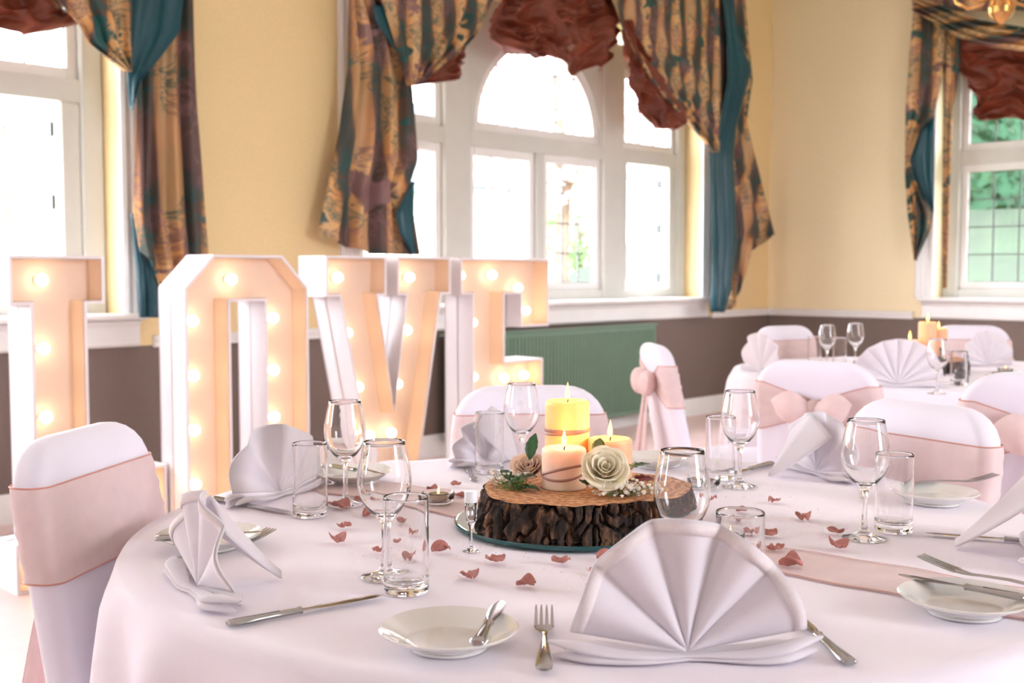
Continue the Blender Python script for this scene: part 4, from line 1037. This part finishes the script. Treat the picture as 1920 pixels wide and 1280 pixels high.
G().grid(60, 6, lambda u, v: Vector(((.17 + .012 * sin(4 * 2 * pi * u)) * cos(2 * pi * u), (.17 + .012 * sin(8 * pi * u)) * sin(2 * pi * u), .05 * v))).obj('bark', 'bark', l2, 60)
G().grid(60, 6, lambda u, v: Vector(((.17 + .012 * sin(8 * pi * u)) * cos(2 * pi * u) * v, (.17 + .012 * sin(8 * pi * u)) * sin(2 * pi * u) * v, .05))).obj('sawn_top', 'sawn_wood', l2, 60)
candle('tall peach pillar candle on the far table', 1.80, 4.96, ZG + .05, .038, .16, 'wax_peach', light=.4, fl=1.3)
candle('shorter lit candle on the far table, left of the tall one', 1.71, 4.92, ZG + .05, .038, .085, 'wax_ivory', light=.3, fl=1.3)
candle('short candle on the far table, right of the tall one', 1.87, 5.02, ZG + .05, .038, .13, 'wax_peach', light=.3)
rose('pale rose left of the candles on the far table', (1.625, 4.88, ZG + .07), .05, 'rose_blush', (radians(50), 0, 0), 21)
e = thing('foliage_sprig', 'green leaves beside the rose on the far table', 'leaves', (1.68, 4.86, ZG + .05)); leaf_at(e, (0, 0, .04), .05, .02, (1, 0, .4), 'leaf_olive'); leaf_at(e, (.02, 0, .0), .06, .02, (.3, 0, -2.0), 'leaf_dark')
p2 = P0.copy(); COL.objects.link(p2); p2.location = S2(1888, 716); tag(p2, 'white side plate on the far table at the right edge', 'plate', 'side plates on the far table')
p2 = P0.copy(); COL.objects.link(p2); p2.location = S2(1645, 682); tag(p2, 'white side plate on the far table behind its wide fan', 'plate', 'side plates on the far table')
tealight('lit tealight holder on the far table near the right plate', S2(1885, 698), 1, 'tealights on the far table')
k2 = copy_tree(B0_); place(k2, S2(1860, 712), S2(1930, 706), 'butter knife on the right plate of the far table', ZG + .024, group='cutlery on the far table')

# ------------------------------------------------------------------ chandelier
CP = Vector((2.52, 6.0, 2.50))
ch = thing('chandelier', 'brass chandelier hanging near the right window', 'chandelier', (CP.x, CP.y, CP.z))
G().lathe([(0, -.055), (.012, -.05), (.045, -.025), (.065, .0), (.070, .03), (.055, .06), (.028, .085), (.02, .11), (.035, .14), (.02, .17), (.012, .2), (.012, .5), (0, .5)], 32).obj('brass_body', 'brass', ch)
G().tube([(0, 0, .5), (0, 0, CEIL - CP.z)], .006).obj('hanging_rod', 'brass', ch)
for k in range(6):
    a = 2 * pi * k / 6 + .35
    arm = G().tube([(r * cos(a), r * sin(a), z) for r, z in [(.04, .12), (.10, .06), (.17, .05), (.23, .09), (.25, .15), (.22, .18)]], .009).obj('arm', 'brass', ch)
    G().lathe([(.0, .15), (.035, .155), (.04, .165), (.012, .17), (.012, .24), (0, .24)], 16, (.25 * cos(a), .25 * sin(a), 0)).obj('cup', 'brass', arm)
    G().lathe([(0, .24), (.014, .255), (.018, .275), (.010, .30), (0, .325)], 12, (.25 * cos(a), .25 * sin(a), 0)).obj('lamp_bulb', 'lamp_glow', arm)

# ------------------------------------------------------------------ garden outside
g = G().box(-60, 60, -60, 60, -.36, -.30); o = g.obj('lawn', 'lawn', None, False); struct(o)
g = G().box(-2, ROOM_A + 4, -6.0, -.45, -.30, -.22); struct(g.obj('terrace', 'paving', None, False, M=MA))
def foliage(parent, name, material, c, rad, n, size, seed):
    rnd = random.Random(seed); vs = []; fs = []
    for i in range(n):
        d = Vector((rnd.gauss(0, 1), rnd.gauss(0, 1), rnd.gauss(0, 1))).normalized(); r = rnd.uniform(.45, 1) ** .5
        p = Vector((c[0] + d.x * rad[0] * r, c[1] + d.y * rad[1] * r, c[2] + d.z * rad[2] * r)); a = Vector((rnd.gauss(0, 1), rnd.gauss(0, 1), rnd.gauss(0, 1))).normalized(); b_ = a.orthogonal().normalized(); s = size * rnd.uniform(.6, 1.4)
        k = len(vs); vs += [p - a * s, p + b_ * s * .5, p + a * s, p - b_ * s * .5]; fs.append((k, k + 1, k + 2, k + 3))
    o = G().add(vs, fs).obj(name, material, parent, False); o['kind'] = 'stuff'; return o
def tree(label, M, x, y, h, rad, material, seed, n=5000, size=.10, group=None):
    p = M @ Vector((x, y, -.3)); e = thing('tree', label, 'tree', p, group=group)
    G().tube([(0, 0, 0), (.1, .05, h * .4), (0, .1, h * .8)], [.16, .12, .05], 10).obj('trunk', 'bark_outdoor', e)
    for k in range(4):
        a = k * 1.6 + seed; G().tube([(.05, .05, h * .4), (cos(a) * rad * .5, sin(a) * rad * .5, h * .7)], [.06, .02], 6).obj('branch', 'bark_outdoor', e)
    foliage(e, 'crown', material, (0, 0, h * .75), (rad, rad, h * .38), n, size, seed)
def hedge(label, M, x0, x1, y, h, th, seed, material='leaf_hedge', n=9000, size=.07):
    e = thing('hedge', label, 'hedge'); e.matrix_world = M @ Matrix.Translation(((x0 + x1) / 2, y, -.3)); W = x1 - x0
    G().bbox(-W / 2 + .1, W / 2 - .1, -th / 2 + .08, th / 2 - .08, 0, h - .1, .05).obj('twig_core', 'hedge_core', e)
    rnd = random.Random(seed); vs = []; fs = []
    for i in range(n):
        p = Vector((rnd.uniform(-W / 2, W / 2), rnd.choice((-1, 1)) * th / 2 * rnd.uniform(.75, 1.05), rnd.uniform(0, h))) if rnd.random() < .8 else Vector((rnd.uniform(-W / 2, W / 2), rnd.uniform(-th / 2, th / 2), h * rnd.uniform(.93, 1.03)))
        a = Vector((rnd.gauss(0, 1), rnd.gauss(0, 1), rnd.gauss(0, 1))).normalized(); b_ = a.orthogonal().normalized(); s = size * rnd.uniform(.6, 1.4); k = len(vs)
        vs += [p - a * s, p + b_ * s * .5, p + a * s, p - b_ * s * .5]; fs.append((k, k + 1, k + 2, k + 3))
    G().add(vs, fs).obj('leaves', material, e, False)['kind'] = 'stuff'
MI = Matrix.Identity(4)
tree('pale blossoming tree seen through the arched light', MI, .75, 19, 6.4, 2.1, 'leaf_blossom', 3, 3200, .11)
tree('light green tree seen through the arched window casements', MI, 1.35, 24.5, 3.6, 1.0, 'leaf_tree', 5, 900, .10)
tree('leafy green shrub seen through the left window', MI, -4.05, 9.2, 2.3, .55, 'leaf_tree', 6, 1500, .06)
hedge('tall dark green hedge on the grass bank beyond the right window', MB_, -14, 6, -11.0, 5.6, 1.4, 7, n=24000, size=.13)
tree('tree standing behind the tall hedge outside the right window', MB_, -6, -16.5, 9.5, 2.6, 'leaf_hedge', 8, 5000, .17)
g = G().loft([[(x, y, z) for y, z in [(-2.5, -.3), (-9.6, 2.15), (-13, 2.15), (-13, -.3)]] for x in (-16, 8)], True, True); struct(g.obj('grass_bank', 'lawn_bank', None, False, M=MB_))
# pale house beyond the terrace
h = thing('house', 'pale rendered house beyond the garden with slate roof', 'building'); h.matrix_world = Matrix.Translation((-5, 34, -.3)) @ Matrix.Rotation(-.15, 4, 'Z')
G().box(-4, 8, -5, 0, 0, 3.4).obj('wall', 'render_pale', h, False)
G().prism([(-4.4, 3.4), (8.4, 3.4), (2, 6.2)], -5.3, .3).obj('roof', 'slate', h, False)
for x in (-2.5, 0, 4, 6.2):
    f = G().box(x, x + 1.1, -.05, .05, 1.1, 2.4).obj('window', 'window_dark', h, False)
    G().box(x + .5, x + .6, .05, .08, 1.1, 2.4).box(x, x + 1.1, .05, .08, 1.7, 1.8).obj('glazing_bar', 'white_paint', f, False)
G().box(1.8, 2.8, -.05, .06, 0, 2.1).obj('door', 'white_paint', h, False)
